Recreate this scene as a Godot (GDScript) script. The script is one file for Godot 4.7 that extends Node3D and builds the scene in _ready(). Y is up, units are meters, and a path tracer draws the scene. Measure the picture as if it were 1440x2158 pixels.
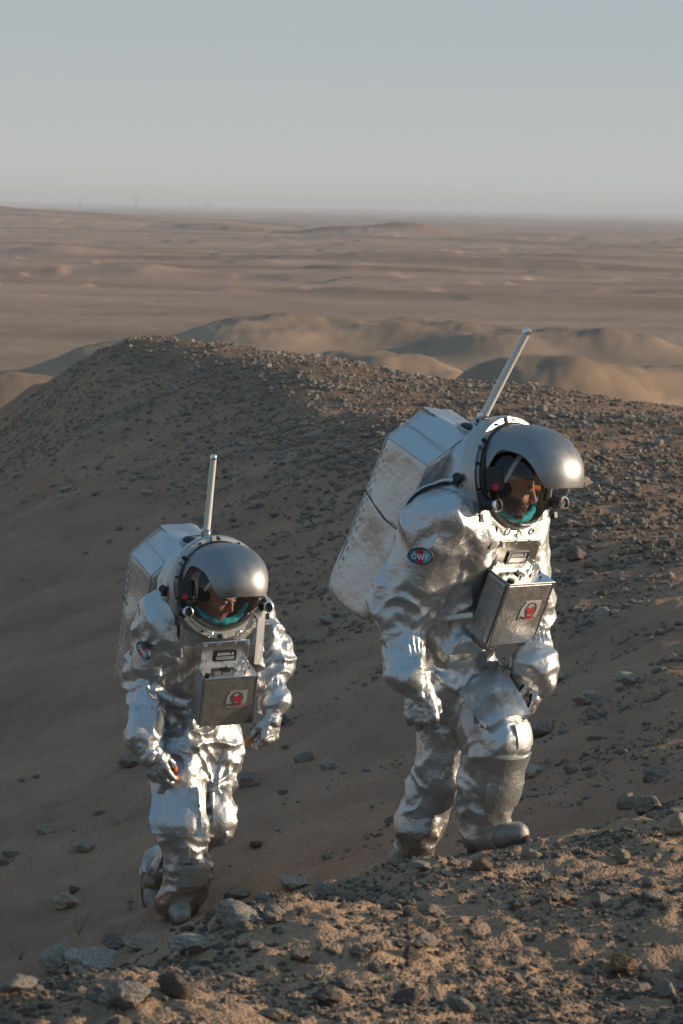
extends Node3D

var rng := RandomNumberGenerator.new()
var taken := {}
var nz := FastNoiseLite.new()
var cells := FastNoiseLite.new()
var mats := {}

# ---------------------------------------------------------------- mesh helpers
class Build:
	var st := SurfaceTool.new()
	var xf := Transform3D.IDENTITY
	var group := 0

	func _init() -> void:
		st.begin(Mesh.PRIMITIVE_TRIANGLES)

	func sg(g: int) -> void:
		st.set_smooth_group(g)

	func tri(a: Vector3, b: Vector3, c: Vector3) -> void:  # counter-clockwise seen from outside
		st.add_vertex(xf * a)
		st.add_vertex(xf * c)
		st.add_vertex(xf * b)

	func quad(a: Vector3, b: Vector3, c: Vector3, d: Vector3) -> void:
		tri(a, b, c)
		tri(a, c, d)

	func grid(p: PackedVector3Array, nu: int, nv: int, close_u := false, close_v := false) -> void:
		for j in (nv if close_v else nv - 1):
			for i in (nu if close_u else nu - 1):
				var i2 := (i + 1) % nu
				var j2 := (j + 1) % nv
				quad(p[j * nu + i], p[j * nu + i2], p[j2 * nu + i2], p[j2 * nu + i])

	func tube(path: Array, rad: Array, seg := 10, caps := true) -> void:
		group += 1
		sg(group)
		var pts := PackedVector3Array()
		var n := path.size()
		var side := Vector3.ZERO
		for j in n:
			var t: Vector3 = (path[mini(j + 1, n - 1)] - path[maxi(j - 1, 0)]).normalized()
			if side == Vector3.ZERO:
				side = t.cross(Vector3.UP if absf(t.y) < 0.9 else Vector3.RIGHT).normalized()
			side = (side - t * side.dot(t)).normalized()
			var up := t.cross(side)
			var r: float = rad[mini(j, rad.size() - 1)]
			for i in seg:
				var a := TAU * i / seg
				pts.append(path[j] + (side * cos(a) + up * sin(a)) * r)
		grid(pts, seg, n, true, false)
		if caps:
			sg(-1)
			for i in seg:
				var k := (i + 1) % seg
				tri(path[0], pts[k], pts[i])
				tri(path[n - 1], pts[(n - 1) * seg + i], pts[(n - 1) * seg + k])

	func lathe(prof: Array, seg := 48, loop := true) -> void:  # about z; each band its own smooth group
		var n := prof.size()
		for j in (n if loop else n - 1):
			group += 1
			sg(group)
			var a: Vector2 = prof[j]
			var b: Vector2 = prof[(j + 1) % n]
			for i in seg:
				var c0 := cos(TAU * i / seg)
				var s0 := sin(TAU * i / seg)
				var c1 := cos(TAU * (i + 1) / seg)
				var s1 := sin(TAU * (i + 1) / seg)
				quad(Vector3(a.x * c0, a.x * s0, a.y), Vector3(a.x * c1, a.x * s1, a.y), Vector3(b.x * c1, b.x * s1, b.y), Vector3(b.x * c0, b.x * s0, b.y))

	func box(c: Vector3, h: Vector3, bv := 0.003) -> void:  # bevelled box, half size h
		sg(-1)
		var k := h - Vector3.ONE * bv
		for ax in 3:
			for s in [-1.0, 1.0]:
				var u := (ax + 1) % 3
				var v := (ax + 2) % 3
				var p := []
				for q in [[-1, -1], [1, -1], [1, 1], [-1, 1]]:
					var w := Vector3.ZERO
					w[ax] = s * h[ax]
					w[u] = q[0] * k[u]
					w[v] = q[1] * k[v]
					p.append(c + w)
				if s < 0:
					p.reverse()
				quad(p[0], p[1], p[2], p[3])
			for s in [-1.0, 1.0]:
				for t in [-1.0, 1.0]:
					var u := (ax + 1) % 3
					var v := (ax + 2) % 3
					var p := []
					for q in [[-1, 0], [1, 0], [1, 1], [-1, 1]]:
						var w := Vector3.ZERO
						w[ax] = q[0] * k[ax]
						w[u] = s * (h[u] if q[1] == 0 else k[u])
						w[v] = t * (k[v] if q[1] == 0 else h[v])
						p.append(c + w)
					if s * t < 0:
						p.reverse()
					quad(p[0], p[1], p[2], p[3])
		for sx in [-1.0, 1.0]:
			for sy in [-1.0, 1.0]:
				for sz in [-1.0, 1.0]:
					var a := c + Vector3(sx * h.x, sy * k.y, sz * k.z)
					var b := c + Vector3(sx * k.x, sy * h.y, sz * k.z)
					var d := c + Vector3(sx * k.x, sy * k.y, sz * h.z)
					if sx * sy * sz > 0:
						tri(a, b, d)
					else:
						tri(a, d, b)

	func prism(outline: Array, z0: float, z1: float) -> void:  # outline counter-clockwise seen from +z
		sg(-1)
		var n := outline.size()
		var mid := Vector2.ZERO
		for p in outline:
			mid += p / n
		for i in n:
			var a: Vector2 = outline[i]
			var b: Vector2 = outline[(i + 1) % n]
			tri(Vector3(mid.x, mid.y, z1), Vector3(a.x, a.y, z1), Vector3(b.x, b.y, z1))
			tri(Vector3(mid.x, mid.y, z0), Vector3(b.x, b.y, z0), Vector3(a.x, a.y, z0))
			quad(Vector3(a.x, a.y, z0), Vector3(b.x, b.y, z0), Vector3(b.x, b.y, z1), Vector3(a.x, a.y, z1))

	func done() -> ArrayMesh:
		st.generate_normals()
		return st.commit()


# a distance field on a grid, meshed as surface nets
class Field:
	var o: Vector3
	var c: float
	var nx: int
	var ny: int
	var nzz: int
	var f := PackedFloat32Array()
	var band := 0.05
	var verts := PackedVector3Array()
	var norms := PackedVector3Array()
	var idx := PackedInt32Array()

	func _init(lo: Vector3, hi: Vector3, cell: float) -> void:
		o = lo
		c = cell
		nx = int((hi.x - lo.x) / c) + 2
		ny = int((hi.y - lo.y) / c) + 2
		nzz = int((hi.z - lo.z) / c) + 2
		f.resize(nx * ny * nzz)
		f.fill(1.0)

	func cap(a: Vector3, b: Vector3, ra: float, rb: float, k := 0.03) -> void:
		var m := maxf(ra, rb) + band
		var lo := (a.min(b) - Vector3.ONE * m - o) / c
		var hi := (a.max(b) + Vector3.ONE * m - o) / c
		var ab := b - a
		var l2 := maxf(ab.length_squared(), 1e-9)
		var dr := rb - ra
		var x0 := maxi(0, int(lo.x))
		var x1 := mini(nx - 1, int(hi.x) + 1)
		for z in range(maxi(0, int(lo.z)), mini(nzz - 1, int(hi.z) + 1) + 1):
			for y in range(maxi(0, int(lo.y)), mini(ny - 1, int(hi.y) + 1) + 1):
				var i := (z * ny + y) * nx + x0
				var p := o + Vector3(x0, y, z) * c - a
				for x in range(x0, x1 + 1):
					var t := clampf(p.dot(ab) / l2, 0.0, 1.0)
					var d := (p - ab * t).length() - ra - dr * t
					if d < band:
						var e := f[i]
						var h := maxf(k - absf(d - e), 0.0)
						f[i] = minf(d, e) - h * h * 0.25 / k
					i += 1
					p.x += c

	func ell(q: Vector3, bs: Basis, r: Vector3, k := 0.03, cut := false) -> void:
		var m := maxf(r.x, maxf(r.y, r.z)) + band
		var lo := (q - Vector3.ONE * m - o) / c
		var hi := (q + Vector3.ONE * m - o) / c
		var inv := bs.inverse()
		var x0 := maxi(0, int(lo.x))
		var x1 := mini(nx - 1, int(hi.x) + 1)
		for z in range(maxi(0, int(lo.z)), mini(nzz - 1, int(hi.z) + 1) + 1):
			for y in range(maxi(0, int(lo.y)), mini(ny - 1, int(hi.y) + 1) + 1):
				var i := (z * ny + y) * nx + x0
				for x in range(x0, x1 + 1):
					var p := inv * (o + Vector3(x, y, z) * c - q)
					var k0 := (p / r).length()
					var k1 := (p / (r * r)).length()
					var d := k0 * (k0 - 1.0) / maxf(k1, 1e-6)
					var e := f[i]
					if cut:
						d = -d
						var h := maxf(k - absf(d - e), 0.0)
						f[i] = maxf(d, e) + h * h * 0.25 / k
					elif d < band:
						var h := maxf(k - absf(d - e), 0.0)
						f[i] = minf(d, e) - h * h * 0.25 / k
					i += 1

	func at(p: Vector3) -> float:
		var g := (p - o) / c
		var x := clampi(int(g.x), 0, nx - 2)
		var y := clampi(int(g.y), 0, ny - 2)
		var z := clampi(int(g.z), 0, nzz - 2)
		var u := g.x - x
		var v := g.y - y
		var w := g.z - z
		var i := (z * ny + y) * nx + x
		var s := nx * ny
		return lerpf(lerpf(lerpf(f[i], f[i + 1], u), lerpf(f[i + nx], f[i + nx + 1], u), v), lerpf(lerpf(f[i + s], f[i + s + 1], u), lerpf(f[i + s + nx], f[i + s + nx + 1], u), v), w)

	func grad(p: Vector3) -> Vector3:
		var e := c
		var g := Vector3(at(p + Vector3(e, 0, 0)) - at(p - Vector3(e, 0, 0)), at(p + Vector3(0, e, 0)) - at(p - Vector3(0, e, 0)), at(p + Vector3(0, 0, e)) - at(p - Vector3(0, 0, e)))
		return g.normalized() if g.length_squared() > 1e-12 else Vector3.ZERO

	func snap(p: Vector3, off: float) -> Vector3:
		for k in 6:
			var d := at(p) - off
			if d > 0.4:
				break
			p -= grad(p) * clampf(d, -0.03, 0.03)
		return p

	func march(p: Vector3, dir: Vector3) -> Vector3:  # first point of the surface along dir
		for k in 400:
			if at(p) < 0.0:
				break
			p += dir * c * 0.6
		return p

	func nets() -> void:
		var vid := PackedInt32Array()
		vid.resize(f.size())
		vid.fill(-1)
		var s := nx * ny
		var off := [0, 1, nx, nx + 1, s, s + 1, s + nx, s + nx + 1]
		var lim := 2.0 * c
		var cells := PackedInt32Array()
		for i in f.size() - s - nx - 1:
			if absf(f[i]) < lim:
				cells.append(i)
		var edges := [[0, 1], [2, 3], [4, 5], [6, 7], [0, 2], [1, 3], [4, 6], [5, 7], [0, 4], [1, 5], [2, 6], [3, 7]]
		for i in cells:
			var x := i % nx
			var y := (i / nx) % ny
			if x >= nx - 1 or y >= ny - 1:
				continue
			var mask := 0
			for k in 8:
				if f[i + off[k]] < 0.0:
					mask |= 1 << k
			if mask == 0 or mask == 255:
				continue
			var sum := Vector3.ZERO
			var cnt := 0
			for e in edges:
				var a: int = e[0]
				var b: int = e[1]
				if ((mask >> a) & 1) != ((mask >> b) & 1):
					var fa := f[i + off[a]]
					var fb := f[i + off[b]]
					var t := fa / (fa - fb)
					var pa := Vector3(a & 1, (a >> 1) & 1, a >> 2)
					var pb := Vector3(b & 1, (b >> 1) & 1, b >> 2)
					sum += pa.lerp(pb, t)
					cnt += 1
			vid[i] = verts.size()
			verts.append(o + (Vector3(x, y, i / s) + sum / cnt) * c)
		var steps := [1, nx, s]
		for i in cells:
			if vid[i] < 0:
				continue
			for ax in 3:
				var inside := f[i] < 0.0
				if inside == (f[i + steps[ax]] < 0.0):
					continue
				var u: int = steps[(ax + 1) % 3]
				var v: int = steps[(ax + 2) % 3]
				if i - u - v < 0:
					continue
				var q := [vid[i - u - v], vid[i - v], vid[i], vid[i - u]]
				if q.min() < 0:
					continue
				if not inside:
					q.reverse()
				# q is counter-clockwise seen from outside; Godot wants clockwise
				idx.append_array(PackedInt32Array([q[0], q[2], q[1], q[0], q[3], q[2]]))
		shade()

	func shade() -> void:
		norms.resize(verts.size())
		norms.fill(Vector3.ZERO)
		for t in range(0, idx.size(), 3):
			var a := verts[idx[t]]
			var n := (verts[idx[t + 2]] - a).cross(verts[idx[t + 1]] - a)
			norms[idx[t]] += n
			norms[idx[t + 1]] += n
			norms[idx[t + 2]] += n
		for i in norms.size():
			norms[i] = norms[i].normalized()

	func mesh(colors := PackedColorArray()) -> ArrayMesh:
		var arr := []
		arr.resize(Mesh.ARRAY_MAX)
		arr[Mesh.ARRAY_VERTEX] = verts
		arr[Mesh.ARRAY_NORMAL] = norms
		arr[Mesh.ARRAY_INDEX] = idx
		if colors.size():
			arr[Mesh.ARRAY_COLOR] = colors
		var m := ArrayMesh.new()
		m.add_surface_from_arrays(Mesh.PRIMITIVE_TRIANGLES, arr)
		return m


# ---------------------------------------------------------------- nodes
func numbered(called: String) -> String:
	var n: int = taken.get(called, 0)
	taken[called] = n + 1
	return called if n == 0 else "%s_%03d" % [called, n]


func thing(called: String, label: String, category: String, at: Vector3, group := "") -> Node3D:
	var o := Node3D.new()
	o.name = numbered(called)
	o.position = at
	tag(o, label, category, group)
	add_child(o)
	return o


func tag(o: Node, label: String, category: String, group := "") -> void:
	o.set_meta("label", label)
	o.set_meta("category", category)
	if group:
		o.set_meta("group", group)


func part(called: String, m: Mesh, mat: Material, parent: Node3D, xf := Transform3D.IDENTITY) -> MeshInstance3D:
	var o := MeshInstance3D.new()
	var n := called
	var k := 0
	while parent.get_node_or_null(NodePath(n)) != null:
		k += 1
		n = "%s_%03d" % [called, k]
	o.name = n
	o.mesh = m
	o.material_override = mat
	o.transform = xf
	parent.add_child(o)
	return o


# ---------------------------------------------------------------- materials
func noise_tex(freq: float, octaves: int, seed_: int, size := 512, kind := FastNoiseLite.TYPE_SIMPLEX_SMOOTH, ramp: Gradient = null) -> NoiseTexture2D:
	var n := FastNoiseLite.new()
	n.seed = seed_
	n.noise_type = kind
	n.frequency = freq
	n.fractal_octaves = octaves
	n.fractal_gain = 0.55
	n.cellular_return_type = FastNoiseLite.RETURN_DISTANCE2_SUB
	var t := NoiseTexture2D.new()
	t.width = size
	t.height = size
	t.seamless = true
	t.noise = n
	if ramp:
		t.color_ramp = ramp
	return t


func ramp2(a: Color, b: Color, at0 := 0.0, at1 := 1.0) -> Gradient:
	var g := Gradient.new()
	g.set_color(0, a)
	g.set_color(1, b)
	g.set_offset(0, at0)
	g.set_offset(1, at1)
	return g


func lin(r: float, g: float, b: float) -> Color:
	return Color(r, g, b).linear_to_srgb()


func mat(called: String, color: Color, rough: float, metal := 0.0) -> StandardMaterial3D:
	var m := StandardMaterial3D.new()
	m.resource_name = called
	m.albedo_color = color.linear_to_srgb()
	m.roughness = rough
	m.metallic = metal
	mats[called] = m
	return m


func tri_map(m: StandardMaterial3D, scale: float, world := false) -> void:
	m.uv1_triplanar = true
	m.uv1_world_triplanar = world
	m.uv1_scale = Vector3.ONE * scale


func make_materials() -> void:
	var crinkle := noise_tex(0.016, 3, 5, 512, FastNoiseLite.TYPE_CELLULAR)
	var fine := noise_tex(0.03, 5, 9)
	var mottled := noise_tex(0.012, 5, 11, 512, FastNoiseLite.TYPE_SIMPLEX_SMOOTH, ramp2(Color(0.84, 0.84, 0.84), Color(1, 1, 1), 0.3, 0.75))
	var m := mat("silver_cloth", Color(0.56, 0.56, 0.555), 0.46, 0.88)
	m.vertex_color_use_as_albedo = true
	tri_map(m, 2.2)
	m.heightmap_enabled = true
	m.heightmap_texture = crinkle
	m.heightmap_scale = 0.32
	m.roughness_texture = mottled
	m = mat("pack_cloth", Color(0.62, 0.61, 0.59), 0.44, 0.95)
	tri_map(m, 1.7)
	m.heightmap_enabled = true
	m.heightmap_texture = crinkle
	m.heightmap_scale = 0.26
	m = mat("patch_cloth", Color(0.55, 0.55, 0.545), 0.48, 0.9)
	tri_map(m, 2.6)
	m.heightmap_enabled = true
	m.heightmap_texture = fine
	m.heightmap_scale = 0.22
	m.roughness_texture = mottled
	m = mat("glove_cloth", Color(1, 1, 1), 0.45, 0.95)
	m.vertex_color_use_as_albedo = true
	tri_map(m, 5.0)
	m.heightmap_enabled = true
	m.heightmap_texture = crinkle
	m.heightmap_scale = 0.02
	m = mat("box_metal", Color(0.68, 0.67, 0.65), 0.42, 1.0)
	tri_map(m, 3.0)
	m.roughness_texture = mottled
	m.heightmap_enabled = true
	m.heightmap_texture = fine
	m.heightmap_scale = 0.08
	mat("bright_metal", Color(0.75, 0.74, 0.72), 0.22, 1.0)
	mat("ring_metal", Color(0.47, 0.455, 0.43), 0.40, 0.85)
	m = mat("shade_metal", Color(0.29, 0.29, 0.295), 0.5, 0.95)
	tri_map(m, 3.0)
	m.roughness_texture = mottled
	mat("black_plastic", Color(0.014, 0.014, 0.016), 0.45)
	mat("dark_rubber", Color(0.03, 0.028, 0.026), 0.8)
	mat("sole_rubber", Color(0.07, 0.055, 0.045), 0.9)
	mat("lining", Color(0.05, 0.048, 0.046), 0.8)
	mat("seam_cloth", Color(0.55, 0.54, 0.53), 0.5, 0.9)
	mat("worn_edge", Color(0.66, 0.65, 0.62), 0.5, 0.6)
	mat("white_tube", Color(0.72, 0.70, 0.64), 0.4)
	mat("orange_cloth", Color(0.75, 0.17, 0.02), 0.7)
	mat("teal_cloth", Color(0.02, 0.42, 0.46), 0.85)
	mat("navy_cloth", Color(0.012, 0.018, 0.04), 0.9)
	mat("white_print", Color(0.8, 0.8, 0.78), 0.6)
	mat("sticker", Color(0.5, 0.49, 0.47), 0.5, 0.3)
	mat("red_print", Color(0.55, 0.02, 0.03), 0.6)
	mat("blue_print", Color(0.03, 0.16, 0.30), 0.6)
	mat("pale_blue_print", Color(0.16, 0.42, 0.48), 0.6)
	mat("dark_print", Color(0.05, 0.05, 0.06), 0.6)
	m = mat("boot_cloth", Color(0.31, 0.28, 0.245), 0.58, 0.6)
	tri_map(m, 4.0)
	m.heightmap_enabled = true
	m.heightmap_texture = crinkle
	m.heightmap_scale = 0.12
	mat("eye_white", Color(0.36, 0.34, 0.32), 0.4)
	m = mat("skin", Color(1, 1, 1), 0.55)
	m.vertex_color_use_as_albedo = true
	m = mat("glass", Color(1, 1, 1), 0.03)
	m.transparency = BaseMaterial3D.TRANSPARENCY_ALPHA
	m.albedo_color = Color(0.05, 0.04, 0.035, 0.18)
	# ground and stones
	m = mat("sand", Color(1, 1, 1), 0.95)
	m.vertex_color_use_as_albedo = true
	m.metallic_specular = 0.2
	tri_map(m, 0.9, true)
	m.albedo_texture = noise_tex(0.05, 5, 21, 1024, FastNoiseLite.TYPE_SIMPLEX_SMOOTH, ramp2(Color(0.84, 0.835, 0.83), Color(1, 1, 1), 0.25, 0.7))
	m.heightmap_enabled = true
	m.heightmap_texture = noise_tex(0.09, 5, 22, 1024)
	m.heightmap_scale = 0.8
	m = mat("stone", Color(1, 1, 1), 0.9)
	m.vertex_color_use_as_albedo = true
	m.metallic_specular = 0.25
	tri_map(m, 1.0)
	m.albedo_texture = noise_tex(0.02, 5, 31, 512, FastNoiseLite.TYPE_SIMPLEX_SMOOTH, ramp2(Color(0.80, 0.79, 0.77), Color(1, 1, 1), 0.3, 0.7))
	m.heightmap_enabled = true
	m.heightmap_texture = noise_tex(0.03, 5, 32)
	m.heightmap_scale = 1.2
	var tones := [Color(0.501, 0.416, 0.345), Color(0.570, 0.474, 0.388), Color(0.420, 0.349, 0.294), Color(0.621, 0.484, 0.360), Color(0.260, 0.207, 0.171), Color(0.401, 0.256, 0.151)]
	for k in tones.size():
		var r: StandardMaterial3D = m.duplicate()
		r.resource_name = "stone_tone"
		r.vertex_color_use_as_albedo = false
		r.albedo_color = tones[k].linear_to_srgb()
		r.uv1_scale = Vector3.ONE * 0.6
		mats["stone%d" % k] = r
	mat("dry_stem", Color(0.17, 0.12, 0.085), 0.9)
	mat("far_steel", Color(0.25, 0.25, 0.25), 0.7)


# ---------------------------------------------------------------- the land
const BASIN := [[0.0, -2.6], [9.0, -2.90], [11.0, -3.065], [13.5, -3.10], [16.0, -3.08], [20.0, -2.98], [24.0, -2.72], [29.0, -2.36], [34.0, -1.86], [39.0, -1.14], [60.0, 0.6]]
const MOUNDS := [
	[-7.5, 190, 6, 11, 1.8, 2.6], [5.0, 195, 11, 8, 1.9, 3.0], [11.0, 182, 4.5, 6, 1.6, 2.2], [20.0, 188, 6.5, 7, 1.9, 2.6],
	[1.5, 136, 7.5, 8, 2.9, 2.6], [10.0, 120, 6.0, 8, 3.9, 2.8], [18.0, 128, 5, 6, 3.0, 2.4], [10.6, 86, 4.2, 5, 4.2, 2.4],
	[-13.5, 152, 5.5, 7, 2.5, 2.4], [-16.5, 112, 7.5, 6, 3.0, 2.8],
	[-260, 1200, 190, 240, 8.6, 2.6], [10, 980, 28, 40, 3.8, 4.0], [-50, 1010, 22, 30, 2.4, 3.0], [100, 900, 60, 25, 1.8, 3.0], [30, 985, 18, 30, 2.2, 3.0], [145, 910, 16, 20, 1.8, 3.0],
	[-62, 520, 9, 14, 1.7, 2.4], [-78, 540, 30, 12, 1.2, 2.0], [-48, 380, 16, 8, 1.0, 2.0], [-32, 375, 6, 7, 1.0, 2.0], [-15, 310, 3, 4, 0.7, 2.0], [0, 320, 6, 5, 0.7, 2.0], [40, 480, 30, 14, 1.2, 2.0], [5, 500, 40, 12, 1.3, 2.0], [-100, 720, 50, 20, 2.0, 2.0], [70, 620, 40, 14, 1.3, 2.0],
]
const DENTS := [[-1.55, 10.7, 0.30, 0.05], [-1.2, 10.2, 0.22, 0.04], [-0.95, 11.5, 0.16, 0.04], [-1.7, 12.4, 0.25, 0.05], [-0.5, 10.35, 0.14, 0.03], [-1.9, 11.6, 0.22, 0.04], [-0.55, 11.6, 0.10, 0.03], [-0.95, 12.2, 0.10, 0.03], [-0.72, 12.9, 0.11, 0.03], [-1.15, 13.3, 0.10, 0.03], [0.25, 10.1, 0.10, 0.03], [0.0, 10.8, 0.10, 0.03], [0.05, 11.7, 0.11, 0.03], [-0.25, 12.4, 0.10, 0.03]]


func smin(a: float, b: float, k: float) -> float:
	var h := maxf(k - absf(a - b), 0.0) / k
	return minf(a, b) - h * h * k * 0.25


func basin(d: float) -> float:
	for i in BASIN.size() - 1:
		var a: Array = BASIN[i]
		var b: Array = BASIN[i + 1]
		if d < b[0] or i == BASIN.size() - 2:
			var p: Array = BASIN[maxi(i - 1, 0)]
			var q: Array = BASIN[mini(i + 2, BASIN.size() - 1)]
			var w: float = b[0] - a[0]
			var t := clampf((d - a[0]) / w, 0.0, 1.0)
			var ma: float = (b[1] - p[1]) / maxf(b[0] - p[0], 0.1) * w
			var mb: float = (q[1] - a[1]) / maxf(q[0] - a[0], 0.1) * w
			var t2 := t * t
			var t3 := t2 * t
			return (2 * t3 - 3 * t2 + 1) * a[1] + (t3 - 2 * t2 + t) * ma + (3 * t2 - 2 * t3) * b[1] + (t3 - t2) * mb
	return -3.0


func noise2(x: float, y: float) -> float:
	return nz.get_noise_2d(x, y)


# height relative to the eye at (x to the right, d away)
func land(x: float, d: float) -> float:
	var r := sqrt(x * x + d * d)
	var near := 1.0 - smoothstep(48.0, 85.0, r)
	var y := 0.0
	if near > 0.0:
		var und := noise2(x * 0.30 + 7.0, d * 0.30)
		var s := basin(d) + 0.135 + 0.30 * (x - 0.5) + und * 0.07
		s -= 0.5 * maxf(0.0, -3.45 - x) * smoothstep(22.0, 36.0, d)
		s = -smin(-s, 7.5, 1.0)
		var t := -2.29 - 0.032 * x + 0.004 * (d - 30.0) + 0.13 * (1.0 - smoothstep(17.0, 27.0, d)) + noise2(x * 0.22, d * 0.22 + 40.0) * 0.12
		t += 0.13 * exp(-pow((x + 2.2) / 2.5, 2.0) - pow((d - 39.0) / 6.0, 2.0)) - 0.06 * exp(-pow((x - 2.2) / 1.6, 2.0))
		var crest := 36.5 - 1.1 * x + noise2(x * 0.3, 3.0) * 1.2
		var hill := smin(s, t, 0.22)
		hill = smin(hill, t - 0.30 * (d - crest), 0.5)
		var xc := clampf(x, -3.0, 1.6)
		var dc := 6.05 + (1.6 if xc < 0.0 else 1.15) * xc - 0.22 * maxf(xc, 0.0) * xc
		var f := -1.70 - 0.02 * clampf(x, -3.0, 3.0) - 0.048 * (d - 4.5)
		f += 0.05 * exp(-pow((x + 0.3) / 0.32, 2.0))
		f += noise2(x * 0.9 + 31.0, d * 0.9) * 0.045 + noise2(x * 2.3, d * 2.3 + 11.0) * 0.022
		var w := f - (0.30 - 0.066 * smoothstep(-0.4, 0.25, x)) * (d - dc) + 0.02
		f = smin(f, w, 0.12)
		y = -smin(-hill, -f, 0.22)
		if r < 50.0:
			y += noise2(x * 1.6 + 3.0, d * 1.6) * 0.022
			var steep := smoothstep(7.0, 14.0, d) * (1.0 - smoothstep(-2.55, -2.35, y))
			var a := x * 0.78 + d * 0.62
			var b := -x * 0.62 + d * 0.78
			y += noise2(a * 0.8, b * 2.6 + 50.0) * 0.028 * steep
			if r < 30.0:
				y += noise2(x * 5.0, d * 5.0 + 20.0) * 0.011 + noise2(x * 13.0, d * 13.0) * 0.0055
			if r < 12.0 and d < 9.0:
				y += absf(noise2(x * 7.0 + 9.0, d * 7.0)) * 0.016 + noise2(x * 30.0, d * 30.0) * 0.0035
			if d > 9.5 and d < 13.5:
				for q in DENTS:
					var e: float = ((x - q[0]) ** 2 + ((d - q[1]) * 0.9) ** 2) / (q[2] * q[2])
					if e < 6.0:
						y -= q[3] * exp(-e) - q[3] * 0.4 * exp(-(sqrt(e) - 1.6) ** 2 * 4.0)
	if near < 1.0:
		var g := -11.0
		if d > 40.0:
			g += noise2(x * 0.008, d * 0.008) * 0.45 * smoothstep(150.0, 320.0, r)
			if r > 215.0 and r < 2400.0:
				var far := smoothstep(220.0, 360.0, r) * (1.0 - smoothstep(1500.0, 2400.0, r))
				g += 0.5 * far * smoothstep(0.20, 0.30, noise2(x * 0.012 + 50.0, d * 0.022) + 0.25 * noise2(x * 0.05, d * 0.08))
				g += 0.22 * far * smoothstep(0.22, 0.4, noise2(x * 0.03 + 20.0, d * 0.05))
			g += noise2(x * 0.05, d * 0.05) * 0.06 * (1.0 - smoothstep(500.0, 900.0, r))
			g += (noise2(x * 0.0007, 9.0) * 0.5 + 0.6) * 14.0 * smoothstep(5500.0, 8500.0, r)
			if r < 1700.0:
				for q in MOUNDS:
					var u := absf((x - q[0]) / q[2])
					var v := absf((d - q[1]) / q[3])
					if u < 2.6 and v < 2.6:
						g += q[4] * exp(-pow(u * u + v * v, q[5] * 0.5)) * (1.0 + 0.04 * noise2(x * 0.2, d * 0.2))
			if r < 240.0:
				g += (noise2(x * 0.22, d * 0.22) * 0.20 + absf(noise2(x * 0.5 + 8.0, d * 0.35)) * 0.10) * smoothstep(-10.8, -9.2, g)
		y = lerpf(g, y, near)
	return y


func ground(x: float, z: float) -> float:
	return land(x, -z) + 1.6


func land_color(x: float, d: float, y: float) -> Color:
	var r := sqrt(x * x + d * d)
	var c := Color(0.391, 0.235, 0.146)
	var n := 0.0
	if r < 60.0:
		n = noise2(x * 0.8, d * 0.8 + 90.0) * 0.14 + noise2(x * 4.0, d * 4.0 + 70.0) * 0.08
		c = Color(0.396, 0.256, 0.166)
		if d > 8.0:
			c = c.lerp(Color(0.414, 0.250, 0.163), smoothstep(8.0, 10.0, d))
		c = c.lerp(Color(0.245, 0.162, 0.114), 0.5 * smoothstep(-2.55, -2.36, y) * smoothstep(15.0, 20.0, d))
	else:
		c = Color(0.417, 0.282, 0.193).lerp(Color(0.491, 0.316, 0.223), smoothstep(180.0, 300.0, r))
		n = noise2(x * 0.02, d * 0.045) * 0.14 + noise2(x * 0.1, d * 0.1) * 0.07 + noise2(x * 0.012 + 9.0, d * 0.06) * 0.14
		if r < 260.0:
			n += noise2(x * 0.35, d * 0.35) * 0.10 + noise2(x * 0.8, d * 0.5) * 0.06
		c = c.lerp(Color(0.291, 0.179, 0.123), 0.7 * smoothstep(0.12, 0.45, noise2(x * 0.006 + 30.0, d * 0.02)) * smoothstep(220.0, 330.0, r))
		c = c.lerp(Color(0.364, 0.248, 0.168), 0.6 * smoothstep(-10.2, -8.2, y) * (1.0 - smoothstep(210.0, 240.0, r)))
	return Color(c.r * (1.0 + n), c.g * (1.0 + n), c.b * (1.0 + n * 0.9))


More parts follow.
